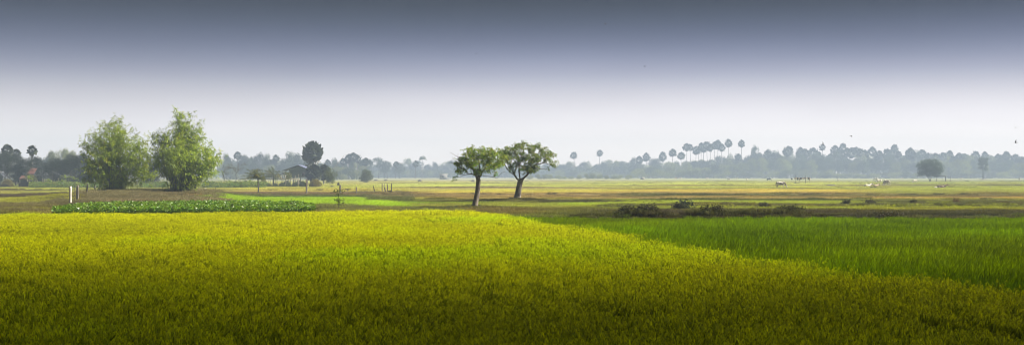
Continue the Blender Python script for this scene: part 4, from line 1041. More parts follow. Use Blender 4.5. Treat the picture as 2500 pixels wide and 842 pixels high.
post('stake', 1759, 466, 461, 1.3, 'small pale stake in the yellow strip below the high palms', 'pole', 'stake', 'thin stakes')

# ------------------------------------------------------------------ buildings
def farmhouse():
    d = 345.; s = d/F; X = lambda p: wx(p, d)-wx(720, d); Z = lambda q: wz(q, d)
    o = empty('farmhouse', (wx(720, d), d, 0), 0, 'stilt farmhouse with blue grey gabled roof and grey green plank wall', 'house')
    x0, x1, xr = X(713), X(757), X(729); ze, zr, zf = Z(416), Z(404), Z(432); dep = 6.0
    mb = MB()                                              # plank gable wall as a solid prism
    xl, xrr = X(706), X(752)
    pr = [(xl, zf), (xrr, zf), (xrr, Z(412)), (xr, Z(405.5)), (xl, Z(413.5))]
    V = [(a, 0, b) for a, b in pr]+[(a, dep, b) for a, b in pr]
    me = bpy.data.meshes.new('wall'); me.from_pydata(V, [], [[0, 1, 2, 3, 4], [9, 8, 7, 6, 5]]+[[i, i+5, (i+1) % 5+5, (i+1) % 5] for i in range(5)]); me.materials.append(M['wood_wall']); me.update()
    w = link('wall', me, o)
    m2 = MB()
    for k in range(1, 6): m2.box(((xl+xrr)/2, -.03, zf+k*.33), (xrr-xl-.1, .035, .03))
    link('batten', m2.mesh('batten', M['wood_dark']), w)
    m3 = MB(); m3.box((X(741), -.06, Z(425)), (.9, .08, 1.0)); link('window', m3.mesh('window', M['wood_dark']), w)
    # roof: long left slope, short right slope, 12 cm thick
    def slab(a, b, name, mat):
        (xa, za), (xb, zb) = a, b; t = .12; ya, yb = -1.0, dep+.8
        V = [(xa, ya, za), (xb, ya, zb), (xb, yb, zb), (xa, yb, za)]; V += [(p[0], p[1], p[2]+t) for p in V]
        me = bpy.data.meshes.new(name); me.from_pydata(V, [], [[3, 2, 1, 0], [4, 5, 6, 7], [0, 1, 5, 4], [1, 2, 6, 5], [2, 3, 7, 6], [3, 0, 4, 7]]); me.materials.append(M[mat]); me.update(); return link(name, me, o)
    slab((X(690), Z(417)), (xr, Z(403.6)), 'roof', 'roof_metal'); slab((xr+.002, Z(403.6)), (X(748), Z(411.5)), 'roof', 'roof_metal')
    slab((X(682), Z(424.5)), (X(706), Z(421.5)), 'porch_roof', 'wood_dark')
    m = MB(); m.box(((xl+xrr)/2, dep/2, zf-.12), (xrr-xl+.5, dep, .2)); link('floor', m.mesh('floor', M['wood_dark']), o)
    for px, yy in ((708, .3), (720, .3), (733, .3), (750, .3), (708, dep-.3), (750, dep-.3)):
        m = MB(); m.box((0, 0, (zf-.22)/2), (.2, .2, zf-.22)); link('stilt', m.mesh('stilt', M['wood_dark']), o, (X(px), yy, 0))
    for px in (692, 699):
        m = MB(); m.box((0, 0, Z(418)/2), (.16, .16, Z(418))); link('post', m.mesh('post', M['post']), o, (X(px), -.7, 0))
farmhouse()
def porch():
    d = 318.; s = d/F; X = lambda p: wx(p, d)-wx(688, d); Z = lambda q: wz(q, d)
    o = empty('porch_frame', (wx(688, d), d, 0), 0, 'pale pole fence and platform frame in front of the farmhouse', 'frame')
    m = MB(); frames_tube(m, [[X(645), 0, Z(437)], [X(690), 0, Z(436.5)], [X(731), 0, Z(436)]], [.09, .09, .09], 6); link('rail', m.mesh('rail', M['pole'], True), o)
    m = MB(); frames_tube(m, [[X(686), .8, Z(437.8)], [X(731), .8, Z(437.5)]], [.08, .08], 6); link('rail', m.mesh('rail', M['pole'], True), o)
    for px, t, w in ((655, 436, .12), (660, 434, .12), (672, 436, .2), (676, 436, .22), (687, 428, .14), (691, 427, .16), (697, 429, .3), (705, 437, .14), (713, 437, .14), (721, 428, .12), (728, 437, .42), (729, 425, .10), (665, 428, .1)):
        m = MB(); h = Z(t); frames_tube(m, [[0, 0, -.1], [.02, 0, h/2], [.05*math.sin(px), 0, h]], [w/2, w/2, w/2.2], 6); link('upright', m.mesh('upright', M['pole'], True), o, (X(px), .15*(px % 3), 0))
porch()
def red_hut():
    d = 272.; X = lambda p: wx(p, d)-wx(98, d); Z = lambda q: wz(q, d)
    o = empty('red_roofed_hut', (wx(98, d), d-6.5, 0), 0, 'small hut with red tiled roof and awning among the dark trees', 'hut')
    def slab(xa, xb, y0, y1, z0, z1, name, mat):
        t = .1; V = [(xa, y0, z0), (xb, y0, z0), (xb, y1, z1), (xa, y1, z1)]; V += [(p[0], p[1], p[2]+t) for p in V]
        me = bpy.data.meshes.new(name); me.from_pydata(V, [], [[3, 2, 1, 0], [4, 5, 6, 7], [0, 1, 5, 4], [1, 2, 6, 5], [2, 3, 7, 6], [3, 0, 4, 7]]); me.materials.append(M[mat]); me.update(); return link(name, me, o)
    slab(X(94), X(110), 0, 2.0, Z(425.5), Z(412), 'roof', 'roof_red')
    slab(X(82), X(104), -1.6, -.1, Z(437), Z(430), 'awning', 'roof_red')
    m = MB(); m.box((X(97), 1.2, Z(437)/2+.4), (2.2, 2.0, Z(430)-.1)); link('wall', m.mesh('wall', M['wood_dark']), o)
    for px in (84, 102):
        m = MB(); m.box((0, 0, Z(437)/2), (.1, .1, Z(437))); link('post', m.mesh('post', M['pole']), o, (X(px), -1.5, 0))
red_hut()
def edge_hut():
    d = 268.; X = lambda p: wx(p, d)-wx(-20, d); Z = lambda q: wz(q, d)
    o = empty('hut', (wx(-20, d), d-5, 0), 0, 'dark hut with pale roof edge cut by the left side of the view', 'hut')
    m = MB(); m.box((0, 1.5, Z(421)/2), (X(2)-X(-42), 3, Z(421))); link('wall', m.mesh('wall', M['wood_dark']), o)
    xa, xr, xb = X(-48), X(-20), X(8); t = .1
    for a, b in (((xa, Z(419)), (xr, Z(402))), ((xb, Z(419.5)), (xr+.003, Z(402)))):
        V = [(a[0], -.5, a[1]), (b[0], -.5, b[1]), (b[0], 3.5, b[1]), (a[0], 3.5, a[1])]; V += [(p[0], p[1], p[2]+t) for p in V]
        me = bpy.data.meshes.new('roof'); me.from_pydata(V, [], [[3, 2, 1, 0], [4, 5, 6, 7], [0, 1, 5, 4], [1, 2, 6, 5], [2, 3, 7, 6], [3, 0, 4, 7]]); me.materials.append(M['plaster']); me.update(); link('roof', me, o)
    m = MB(); m.box((X(-1), -.04, Z(432)), (.5, .06, 1.2)); link('window', m.mesh('window', M['pole']), o)
edge_hut()
def box_building():
    d = 790.; X = lambda p: wx(p, d)-wx(1082, d); Z = lambda q: wz(q, d)
    o = empty('storage_building', (wx(1082, d), d, 0), 0, 'pale box shaped building in the haze left of the mango trees', 'building')
    m = MB(); m.box((0, 2.5, Z(425.5)/2), (X(1091)-X(1073), 5, Z(425.5))); link('wall', m.mesh('wall', M['plaster']), o)
    m = MB(); m.box((0, 2.5, Z(425.5)+.15), (X(1092)-X(1072), 5.6, .3)); link('roof', m.mesh('roof', M['post_white']), o)
    m = MB(); m.box((0, -.03, Z(431)), (1.2, .1, 1.1)); link('window', m.mesh('window', M['wood_dark']), o)
    g = np.random.default_rng(3); m = MB()
    o2 = tag(link('tarpaulin_heap', MB_dome(2.2, .7, 600, M['plaster']), None, (wx(1097, d), d-2, 0)), 'small white covered heap at the right foot of the box building', 'heap')
def MB_dome(r, h, seed, mat, name='heap', n=14, m=6, ry=1.0):
    g = np.random.default_rng(seed); V = []; 
    for i in range(m):
        t = i/(m)*math.pi/2; rr = r*math.cos(t)*(1+.12*(g.random(n)-.5)); th = np.arange(n)*6.283/n
        V.append(np.stack([np.cos(th)*rr, np.sin(th)*rr*ry, np.full(n, h*math.sin(t)-(.1 if i == 0 else 0))+(g.random(n)-.5)*h*.10], 1))
    V = np.vstack(V+[np.array([[0, 0, h]])]); q = [[i*n+j, i*n+(j+1) % n, (i+1)*n+(j+1) % n, (i+1)*n+j] for i in range(m-1) for j in range(n)]
    return mesh_np(name, V, [np.array(q), np.array([[len(V)-1, (m-1)*n+j, (m-1)*n+(j+1) % n] for j in range(n)])], mat)
box_building()

def shelter():
    d = dist(444.5); X = lambda p: wx(p, d)-wx(2300, d); Z = lambda q: wz(q, d)
    o = empty('shelter_frame', (wx(2300, d), d, 0), 0, 'low pole shelter frame standing right of the round tree', 'shelter')
    for px, t, w, yy in ((2287, 433, .12, 0), (2290, 430, .10, 2), (2300, 427, .10, 0), (2309, 431, .26, 0), (2313, 431, .1, 2.5), (2321, 427, .12, 0)):
        h = Z(t); m = MB(); frames_tube(m, [[0, 0, -.1], [.02, 0, h*.5], [.1*(px == 2321), 0, h]], [w/2, w/2, w/2.4], 6); link('post', m.mesh('post', M['post_dark'], True), o, (X(px), yy, 0))
    for yy, za, zb in ((0, 430, 431.3), (2.2, 430, 431)):
        m = MB(); frames_tube(m, [[X(2283), yy, Z(za)], [X(2302), yy, Z((za+zb)/2)+.05], [X(2323), yy, Z(zb)]], [.09, .08, .07], 6); link('beam', m.mesh('beam', M['post_dark'], True), o)
    m = MB(); m.box((X(2299), 1.1, Z(429.6)), (X(2308)-X(2289), 2.6, .12), tilt=(0, 0)); link('thatch', m.mesh('thatch', M['straw']), o)
shelter()
def rack():
    d = dist(450); X = lambda p: wx(p, d)-wx(1958, d); Z = lambda q: wz(q, d)
    o = empty('drying_rack', (wx(1958, d), d, 0), 0, 'pole rack loaded with pale and dark hanging bundles in the pasture', 'rack')
    for px, t, w in ((1943, 425, .16), (1951, 436, .09), (1966, 428, .12), (1977, 434, .08)):
        h = Z(t); m = MB(); frames_tube(m, [[0, 0, -.1], [.03, 0, h*.5], [0, 0, h]], [w/2, w/2, w/2.6], 6); link('post', m.mesh('post', M['post_dark'], True), o, (X(px), 0, 0))
    m = MB(); frames_tube(m, [[X(1941), .05, Z(435)], [X(1960), .05, Z(434.5)], [X(1979), .05, Z(434)]], [.06, .06, .05], 5); link('beam', m.mesh('beam', M['post'], True), o)
    g = np.random.default_rng(9)
    for k in range(14):
        px = 1938+k*3.0+g.normal(0, .6); h = .35+.45*g.random(); w = .28+.12*g.random(); zt = Z(434)+.06
        n = 8; th = np.arange(n)*6.283/n; V = []
        for i, f in enumerate((0, .3, .7, 1)):
            rr = w*.5*(1+.3*math.sin(f*3)+.3*(g.random(n)-.5)); V.append(np.stack([np.cos(th)*rr, np.sin(th)*rr*1.3, np.full(n, -h*f)+(g.random(n)-.5)*.08], 1))
        V = np.vstack(V+[[[0, 0, .06]], [[0, 0, -h-.03]]]); q = [[i*n+j, i*n+(j+1) % n, (i+1)*n+(j+1) % n, (i+1)*n+j] for i in range(3) for j in range(n)]; t = [[4*n, j, (j+1) % n] for j in range(n)]+[[4*n+1, 3*n+(j+1) % n, 3*n+j] for j in range(n)]
        link('bundle', mesh_np('bundle', V, [np.array(q), np.array(t)], M['cloth'] if k % 3 else M['cloth_dark']), o, (X(px)-.5*(k == 0), 0, zt-(.15 if k == 0 else 0)))
rack()

# ------------------------------------------------------------------ trees of the pasture
def round_tree():
    d = dist(443.5); s = d/F; g = np.random.default_rng(610)
    bl = [((cx-2270)*s, dy*s, (443.5-cy)*s, r*s, r*s, r*s*.85) for cx, cy, r in ((2250, 404, 11), (2262, 398, 12), (2280, 398, 12), (2290, 406, 11), (2270, 408, 16), (2285, 418, 12), (2254, 416, 12), (2268, 422, 12), (2246, 425, 6), (2293, 416, 8), (2287, 427, 7)) for dy in (-12, 0, 12)]
    o = empty('round_tree', (wx(2270, d), d, 0), 0, 'dark round crowned tree alone in the pasture beside the pole shelter', 'tree')
    P, _ = blob_points(bl, 160, g, .3)
    starts = [(-1, [np.array([0, 0, -.1]), np.array([.1, 0, .5]), np.array([.1, 0, 1.0])])]
    k = 3
    for a, b in ((-1.0, .2), (1.0, -.3), (-.2, -.5), (.5, .5)):
        starts.append((1, [np.array([a*.3, b*.3, .9]), np.array([a*.7, b*.7, 1.8]), np.array([a*1.3, b*1.3, 2.9])]))
    mb, tips, td = grow(starts, [p for p in P], .5, g, .2, .02, 2.3, (.42, .34, .25), 6, .2)
    link('trunk', mb.mesh('trunk', M['bark_dark'], True), o)
    link('crown', crown_mesh('crown', bl, 17000, .26, .16, leafmat('round tree leaves', (.030, .055, .011), .4), 611, .5, cl=5), o)
round_tree()
def lone_tree():
    d = dist(438.3); s = d/F; g = np.random.default_rng(620)
    o = empty('lone_thin_tree', (wx(2400, d), d, 0), 0, 'tall thin trunked tree with clumped foliage standing before the right wood', 'tree')
    bl = [((cx-2400)*s, dy*s, (438.3-cy)*s, r*s, r*s, r*s*.7) for cx, cy, r, dy in ((2396, 390, 7, 0), (2404, 396, 7, 3), (2393, 399, 6, -4), (2408, 388, 4, 0), (2396, 409, 5, 2), (2405, 411, 5, -2), (2409, 401, 4, 3))]
    P, _ = blob_points(bl, 60, g, .3); h = (438.3-392)*s
    mb, tips, td = grow([(-1, [np.array([0, 0, -.1]), np.array([.1, 0, h*.25]), np.array([.0, 0, h*.5]), np.array([.1, 0, h*.75]), np.array([0, 0, h])])], [p for p in P], .9, g, .2, .05, 2.2, (.45, .34, .30, .25, .15), 6, .1)
    link('trunk', mb.mesh('trunk', M['bark_dark'], True), o); link('crown', crown_mesh('crown', bl, 2600, .5, .3, M['far_leaf'], 621, .4, cl=4), o)
    tag(link('earth_mound', MB_dome(2.6, .45, 622, M['straw'], 'earth_mound', ry=.8), None, (wx(2400, d), d-.5, 0)), 'low earth mound at the foot of the lone thin tree', 'mound', 'earth and straw mounds')
lone_tree()
put_tree((BUSH[0][0], crown_mesh('foliage', rnd_blobs(np.random.default_rng(630), 16, 1.7, .5, 2.6, .5, .85), 5600, .15, .09, M['shrub_leaf'], 631, .5, cl=4)), 'round_bush', 893, 413, 415, 20, 'round green bush alone at the field edge behind the lone post', 'bush', None, href=3.1, wref=2.1, names=('stem', 'foliage'))

# sapling and shrubs on the bunds
def sapling(px, base, top, w, label, seed, n=20, lf=7, col=(1.5, 1.6, .7), name='sapling', cat='sapling', mat='shrub_leaf', ls=.13, grp=None, lo=.3):
    g = np.random.default_rng(seed); d = dist(base); s = d/F; h = (base-top)*s; x = wx(px, d); z0 = float(height(np.array([x]), np.array([d]))[0])
    o = empty(name, (x, d, z0), 0, label, cat, grp)
    T = [np.array([g.normal(0, w*s*.28), g.normal(0, w*s*.28), h*(lo+(1-lo)*g.random())]) for _ in range(n)]
    mb, tips, td = grow([(-1, [np.array([0, 0, -.05]), np.array([0, 0, h*.15]), np.array([.01, 0, h*.35])])], T, h*.12, g, .15, .006, 2.3, (.022, .018, .014), 5, .15)
    link('stem', mb.mesh('stem', M['bark_dark'], True), o)
    LP = np.repeat(tips, lf, 0)+g.normal(0, ls*.6, (n*lf, 3)); V, Q, C = leaves(LP, g.normal(size=LP.shape), ls, ls*.5, g, col=col, hue=.4)
    link('foliage', mesh_np('foliage', V, Q, M[mat], C), o)
sapling(826, 512, 465, 16, 'slender leafy sapling standing alone behind the ripe rice', 640, 26, 8)
sapling(712, 512, 492, 14, 'small leafless weed bush at the right end of the pond plants', 641, 20, 2, name='weed_bush', cat='bush')
for i, (px, b, t, w, lab) in enumerate(((1675, 512, 487, 40, 'largest dark shrub on the weedy bund below the high palms'), (1655, 512, 497, 26, 'low shrub against the left of the largest bund shrub'),
        (1868, 508, 496, 30, 'dark shrub on the bund below the patched cow'), (2066, 500, 489, 18, 'airy shrub on the upper bund below the resting cattle'), (2124, 500, 488, 26, 'wide airy shrub on the upper bund below the white cattle'),
        (1530, 542, 531, 40, 'green shrub on the lower bund left of the bund shrubs'), (2230, 500, 489, 10, 'small thin shrub below the single white cow'), (1580, 542, 529, 44, 'dark brown scrub hump on the lower bund'),
        (1745, 542, 529, 40, 'dark scrub hump under the largest bund shrub'), (1922, 542, 529, 46, 'dark scrub hump on the lower bund below the rack'), (2170, 542, 528, 50, 'dark scrub hump on the lower bund below the white cattle'))):
    sapling(px, b, t, w, lab, 650+i, 60, 9, (1.0, 1.0, .8) if i % 2 == 0 else (.9, .95, .8), 'bund_shrub', 'shrub', 'twig_leaf' if i != 0 else 'dark_leaf', .12, 'shrubs on the weedy bunds', .1)
sapling(2334, 498, 484, 16, 'reddish dry bush on the upper bund right of centre pasture', 670, 40, 6, (2.6, 1.5, .9), 'dry_bush', 'bush', 'twig_leaf', .12, 'shrubs on the weedy bunds', .1)
mound_bush(952, 464, 168, 14, 'scrubby bush at the foot of the mound post cluster', 'scrub_bush', DB, 'scrub bushes')
mound_bush(810, 452, 262, 8, 'low green bush between the domed yellow bush and the short post', 'scrub_bush', HB[0], 'scrub bushes')

# mounds, rock
def mound(px, base, wpx, hpx, label, mat='straw', name='straw_heap', cat='heap', ry=.7, seed=0):
    d = dist(base); s = d/F; x = wx(px, d); z = float(height(np.array([x]), np.array([d]))[0])
    return tag(link(name, MB_dome(wpx*s/2, hpx*s, 680+seed, M[mat], name, ry=ry), None, (x, d, z-.03)), label, cat, 'earth and straw mounds')
mound(1025, 444.5, 11, 6.5, 'dark straw heap in the open field left of the mango trees', seed=1)
mound(1155, 445, 10, 6.5, 'dark straw heap behind the smaller mango trunk', seed=2)
mound(2030, 455, 30, 5, 'wide low earth mound in the pasture right of the rack', 'straw', 'earth_mound', 'mound', seed=3)
mound(1500, 444.5, 9, 1.6, 'tiny flat heap in the field below the second lone palm', seed=4)
mound(918, 441.5, 12, 4, 'low grey heap under the umbrella shaped trees', seed=5)
mound(942, 441.5, 11, 4, 'low grey heap just right of the umbrella tree heap', seed=6)
mound(811, 458, 14, 5, 'low dark heap right of the domed yellow bush', seed=7)
mound(1568, 438.2, 10, 5, 'hazy heap at the wood edge right of the banana clumps', seed=8)
def rock():
    g = np.random.default_rng(690); d = dist(500); x = wx(1028, d)
    me = MB_dome(.32, .16, 691, M['rock'], 'rock', ry=.6); tag(link('rock', me, None, (x, d, float(height(np.array([x]), np.array([d]))[0]))), 'flat grey rock in the grass below the leaning posts', 'rock')
rock()

# ------------------------------------------------------------------ cattle
def skin_mesh(name, joints, edges, mat, sub=2, root=0):
    me = bpy.data.meshes.new(name+'_skel'); me.from_pydata([j[0] for j in joints], edges, []); me.update()
    o = bpy.data.objects.new(name+'_skel', me); COL.objects.link(o)
    sk = o.modifiers.new('skin', 'SKIN'); sv = me.skin_vertices[0].data
    for i, j in enumerate(joints):
        r = j[1]; sv[i].radius = (r, r) if np.isscalar(r) else r; sv[i].use_root = (i == root)
    sk.use_smooth_shade = True
    ss = o.modifiers.new('sub', 'SUBSURF'); ss.levels = sub; ss.render_levels = sub
    bpy.context.view_layer.update()
    ev = o.evaluated_get(bpy.context.evaluated_depsgraph_get()); m2 = bpy.data.meshes.new_from_object(ev); m2.name = name
    bpy.data.objects.remove(o); m2.materials.clear(); m2.materials.append(mat); return m2
def cow_body(pose, mat):
    # x forward, z up; shoulder height about 1.3 m
    J = [((0, 0, .98), (.30, .34)), ((-.45, 0, 1.02), (.27, .30)), ((-.75, 0, 1.05), (.20, .22)), ((.42, 0, 1.0), (.26, .33)), ((.62, 0, 1.14), (.20, .25))]
    E = [(0, 1), (1, 2), (0, 3), (3, 4)]
    if pose == 'graze': head = [((.88, 0, .86), .15), ((1.06, 0, .52), .11), ((1.14, 0, .32), .12), ((1.20, 0, .10), .065)]
    elif pose == 'stand': head = [((.88, 0, 1.28), .15), ((1.05, 0, 1.42), .12), ((1.22, 0, 1.38), .12), ((1.46, 0, 1.22), .065)]
    else: head = [((.88, 0, 1.28), .15), ((1.05, 0, 1.42), .12), ((1.22, 0, 1.38), .12), ((1.46, 0, 1.22), .065)]
    b = len(J); J += head; E += [(4, b), (b, b+1), (b+1, b+2), (b+2, b+3)]
    h = len(J); J += [((.50, 0, 1.40), .10)]; E += [(4, h)]                                   # hump
    if pose != 'lie':
        for s in (-1, 1):
            k = len(J); J += [((.48, s*.17, .72), .12), ((.50, s*.17, .42), .06), ((.48, s*.17, .22), .045), ((.50, s*.17, .03), .05)]; E += [(3, k), (k, k+1), (k+1, k+2), (k+2, k+3)]
            o = .10*s
            k = len(J); J += [((-.62+o, s*.18, .78), .16), ((-.55+o, s*.18, .58), .085), ((-.74+o, s*.18, .40), .05), ((-.68+o, s*.18, .20), .042), ((-.66+o, s*.18, .03), .05)]; E += [(1, k), (k, k+1), (k+1, k+2), (k+2, k+3), (k+3, k+4)]
    else:
        J = [((p[0][0], p[0][1], p[0][2]-.66 if i < 4 or i >= b else p[0][2]-.66), p[1]) for i, p in enumerate(J)]
        for s in (-1, 1):
            k = len(J); J += [((.55, s*.24, .22), .11), ((.85, s*.26, .08), .06), ((.62, s*.30, .06), .05)]; E += [(3, k), (k, k+1), (k+1, k+2)]
            k = len(J); J += [((-.45, s*.30, .25), .18), ((-.10, s*.36, .12), .08), ((-.35, s*.42, .06), .05), ((-.12, s*.44, .05), .045)]; E += [(1, k), (k, k+1), (k+1, k+2), (k+2, k+3)]
    zz = -.66 if pose == 'lie' else 0
    k = len(J); J += [((-.90, 0, 1.02+zz), .04), ((-.98, 0, .75+zz*.8), .025), ((-.97, 0, .50+zz*.6), .035)]; E += [(2, k), (k, k+1), (k+1, k+2)]       # tail
    hx = head[2][0]; hz = hx[2]+zz
    for s in (-1, 1):                                                                          # ears
        k = len(J); J += [((hx[0]-.05, s*.20, hz+.05), .03)]; E += [(b+2, k)]
    return skin_mesh('body', J, E, mat, 1), (hx[0], hz)
COWS = {}
def cow(px, base, label, pose, mat, rz, d=None, scale=1.0, grp='cattle grazing in the pasture', horns=True, name='cow', cat='cow'):
    d = d or dist(base); x = wx(px, d); z = float(height(np.array([x]), np.array([d]))[0])
    key = (pose, mat)
    if key not in COWS: COWS[key] = cow_body(pose, M[mat])
    me, (hx, hz) = COWS[key]
    o = empty(name, (x, d, z), rz, label, cat, grp); link('body', me, o, scale=(scale,)*3)
    if horns:
        if 'horn' not in COWS:
            for s in (-1, 1):
                m = MB(); frames_tube(m, [[0, s*.05, .04], [-.03, s*.13, .14], [0, s*.14, .26]], [.025, .02, .006], 5); COWS['horn', s] = m.mesh('horn', M['horn'], True)
            COWS['horn'] = 1
        for s in (-1, 1): link('horn', COWS['horn', s], o, ((hx-.04)*scale, 0, (hz+.05)*scale), (scale,)*3)
    return o
cow(1906, 460, 'brown and cream patched cow grazing, nearest of the standing cattle', 'graze', 'cow_patched', R(-8), scale=1.05)
cow(1877, 442.5, 'dark buffalo grazing beyond the patched cow', 'graze', 'cow_dark', R(-12), name='buffalo', cat='buffalo')
cow(1823, 442, 'cream cow seen from the front, left of the dark buffalo', 'stand', 'cow_white', R(-105), scale=.9)
cow(1779, 440.5, 'white cow under the two detached high palms', 'graze', 'cow_white', R(-35), scale=.9)
cow(1726, 438.8, 'hazy white cow below the tall palm cluster', 'graze', 'cow_white', R(170), scale=.95)
cow(1799, 438.2, 'tiny hazy white cow between two cream ones at the wood edge', 'stand', 'cow_white', R(-60))
cow(1650, 438.0, 'tiny hazy grey cow at the wood edge left of the palm cluster', 'stand', 'cow_brown', R(20))
cow(1661, 437.8, 'tiny hazy pale cow right beside the hazy grey one', 'graze', 'cow_white', R(170))
cow(1571, 438.0, 'tiny pale cow at the right end of the banana clumps', 'graze', 'cow_white', R(10))
cow(2046, 443, 'cream cow seen from behind, right of the rack', 'graze', 'cow_white', R(80), scale=.85)
cow(2139, 441.5, 'hazy white cow behind the tight group of cattle', 'graze', 'cow_white', R(175), scale=1.1)
cow(2146, 448.5, 'white cow grazing facing left in the middle of the group', 'graze', 'cow_white', R(200), scale=1.05)
cow(2165, 455, 'cream cow seen from behind grazing at the right of the group', 'graze', 'cow_white', R(115), scale=1.12)
cow(2118, 457, 'cream cow lying down at the left of the group', 'lie', 'cow_white', R(15), scale=1.0)
cow(2138, 457, 'tan cow lying close behind the cream lying one', 'lie', 'cow_brown', R(30), scale=.9)
cow(2234, 448, 'white cow grazing alone left of the round tree', 'graze', 'cow_white', R(205), scale=.95)
cow(2202, 438.2, 'tiny white cow at the wood edge above the single grazing cow', 'stand', 'cow_white', R(-40), scale=.9)
cow(2347, 438.8, 'tiny white cow at the wood edge right of the pole shelter', 'stand', 'cow_white', R(-50), scale=.95)
cow(2489, 441, 'hazy cream cow near the right edge of the pasture', 'stand', 'cow_white', R(-100))
cow(2298, 460.5, 'tan grey cow lying in the grass below the round tree', 'lie', 'cow_brown', R(-10), scale=1.0)
cow(2286, 460.5, 'pale calf lying left of the tan grey cow', 'lie', 'cow_white', R(15), scale=.62, horns=False, name='calf', cat='calf')
cow(498, 474, 'small white calf behind the bank at the right bamboo', 'stand', 'cow_white', R(-60), d=158., scale=.62, horns=False, name='calf', cat='calf')
cow(389, 469, 'dark brown calf lying between the bamboo clumps', 'lie', 'cow_dark', R(15), d=185., scale=.75, horns=False, name='calf', cat='calf')

# ------------------------------------------------------------------ birds
def bird_mesh(span, up, fold=0.0):
    m = MB(); frames_tube(m, [[-.16, 0, 0], [-.09, 0, .01], [0, 0, .02], [.09, 0, .02], [.14, 0, .025], [.18, 0, .015]], [.008, .03, .045, .035, .028, .006], 7)
    body = m.mesh('body', M['bird'], True); w = []
    for s in (-1, 1):
        V = [(.08, s*.03, .03), (-.06, s*.03, .03), (-.05, s*span*.5, .03+up*.6), (.06, s*span*.45, .035+up*.65), (-.10, s*span, .03+up), (.08, s*.03, .02), (-.06, s*.03, .02), (-.05, s*span*.5, .02+up*.6), (.06, s*span*.45, .025+up*.65), (-.10, s*span, .025+up)]
        q = [[0, 1, 2, 3], [8, 7, 6, 5]]; t = [[3, 2, 4], [9, 7, 8]]; w.append(mesh_np('wing', np.array(V), [np.array(q), np.array(t)], M['bird']))
    V = [(-.14, .01, .01), (-.14, -.01, .01), (-.27, -.05, .01), (-.27, .05, .01), (-.14, .01, .0), (-.14, -.01, .0), (-.27, -.05, .0), (-.27, .05, .0)]
    return body, w, mesh_np('tail', np.array(V), np.array([[0, 1, 2, 3], [7, 6, 5, 4], [0, 3, 7, 4], [1, 0, 4, 5], [2, 1, 5, 6], [3, 2, 6, 7]]), M['bird'])
BM = [bird_mesh(.34, .14), bird_mesh(.34, -.10), bird_mesh(.34, .26)]
def bird(px, py, d, k, rz, ry, sc_, label, grp='birds flying in the sky'):
    o = empty('bird', (wx(px, d), d, wz(py, d)), rz, label, 'bird', grp); o.rotation_euler = (ry, 0, rz); o.scale = (sc_,)*3
    o.scale = (sc_*.52,)*3; b, w, t = BM[k]; link('body', b, o); link('wing', w[0], o); link('wing', w[1], o); link('tail', t, o)
bird(1478, 60, 95, 0, .5, .3, 1.0, 'dark bird highest in the sky right of centre')
bird(1163, 131, 120, 1, 2.6, -.3, 1.0, 'tiny bird alone in the sky above the smaller mango tree')
bird(1574, 163, 120, 0, .4, .2, 1.0, 'small bird in the sky below and right of the highest one')
bird(2078, 332, 110, 1, .1, .5, 1.0, 'dark bird gliding just above the palms behind the white cattle')
bird(2009, 353, 110, 2, .2, .9, 1.15, 'dark bird crossing in front of a high palm crown')
bird(2479, 312, 90, 2, 1.2, .6, 1.0, 'upper of two dark birds near the right edge')
bird(2480, 348, 90, 0, 2.8, .9, 1.1, 'lower of two dark birds near the right edge')
def myna(px, base, label):
    d = dist(base); x = wx(px, d); z = float(height(np.array([x]), np.array([d]))[0]); g = None
    o = empty('bird', (x, d, z), 1.0, label, 'bird', 'birds on the ground'); m = MB()
    frames_tube(m, [[-.20, 0, .10], [-.10, 0, .16], [0, 0, .22], [.07, 0, .30], [.10, 0, .36], [.17, 0, .37]], [.01, .04, .07, .05, .04, .006], 7); link('body', m.mesh('body', M['bird'], True), o)
    for s in (-1, 1):
        m = MB(); frames_tube(m, [[0, s*.03, 0], [0, s*.03, .18]], [.008, .01], 4); link('leg', m.mesh('leg', M['bird'], True), o)
myna(848, 469, 'dark bird standing in the grass between two short posts')

# ------------------------------------------------------------------ haze and added shade volume
def volume_mat(name, col, dens, aniso=0.0):
    m, nt, out = newmat(name); v = N(nt, 'ShaderNodeVolumePrincipled'); v.inputs['Color'].default_value = (*col, 1); v.inputs['Density'].default_value = dens; v.inputs['Anisotropy'].default_value = aniso
    nt.links.new(v.outputs[0], out.inputs['Volume']); return m
HAZE = .00072
mb = MB(); mb.box((0, 625, 19.9), (2400, 1410, 42.0))
tag(link('haze', mb.mesh('haze', volume_mat('haze', (.63, .79, 1.0), HAZE))), kind='stuff')

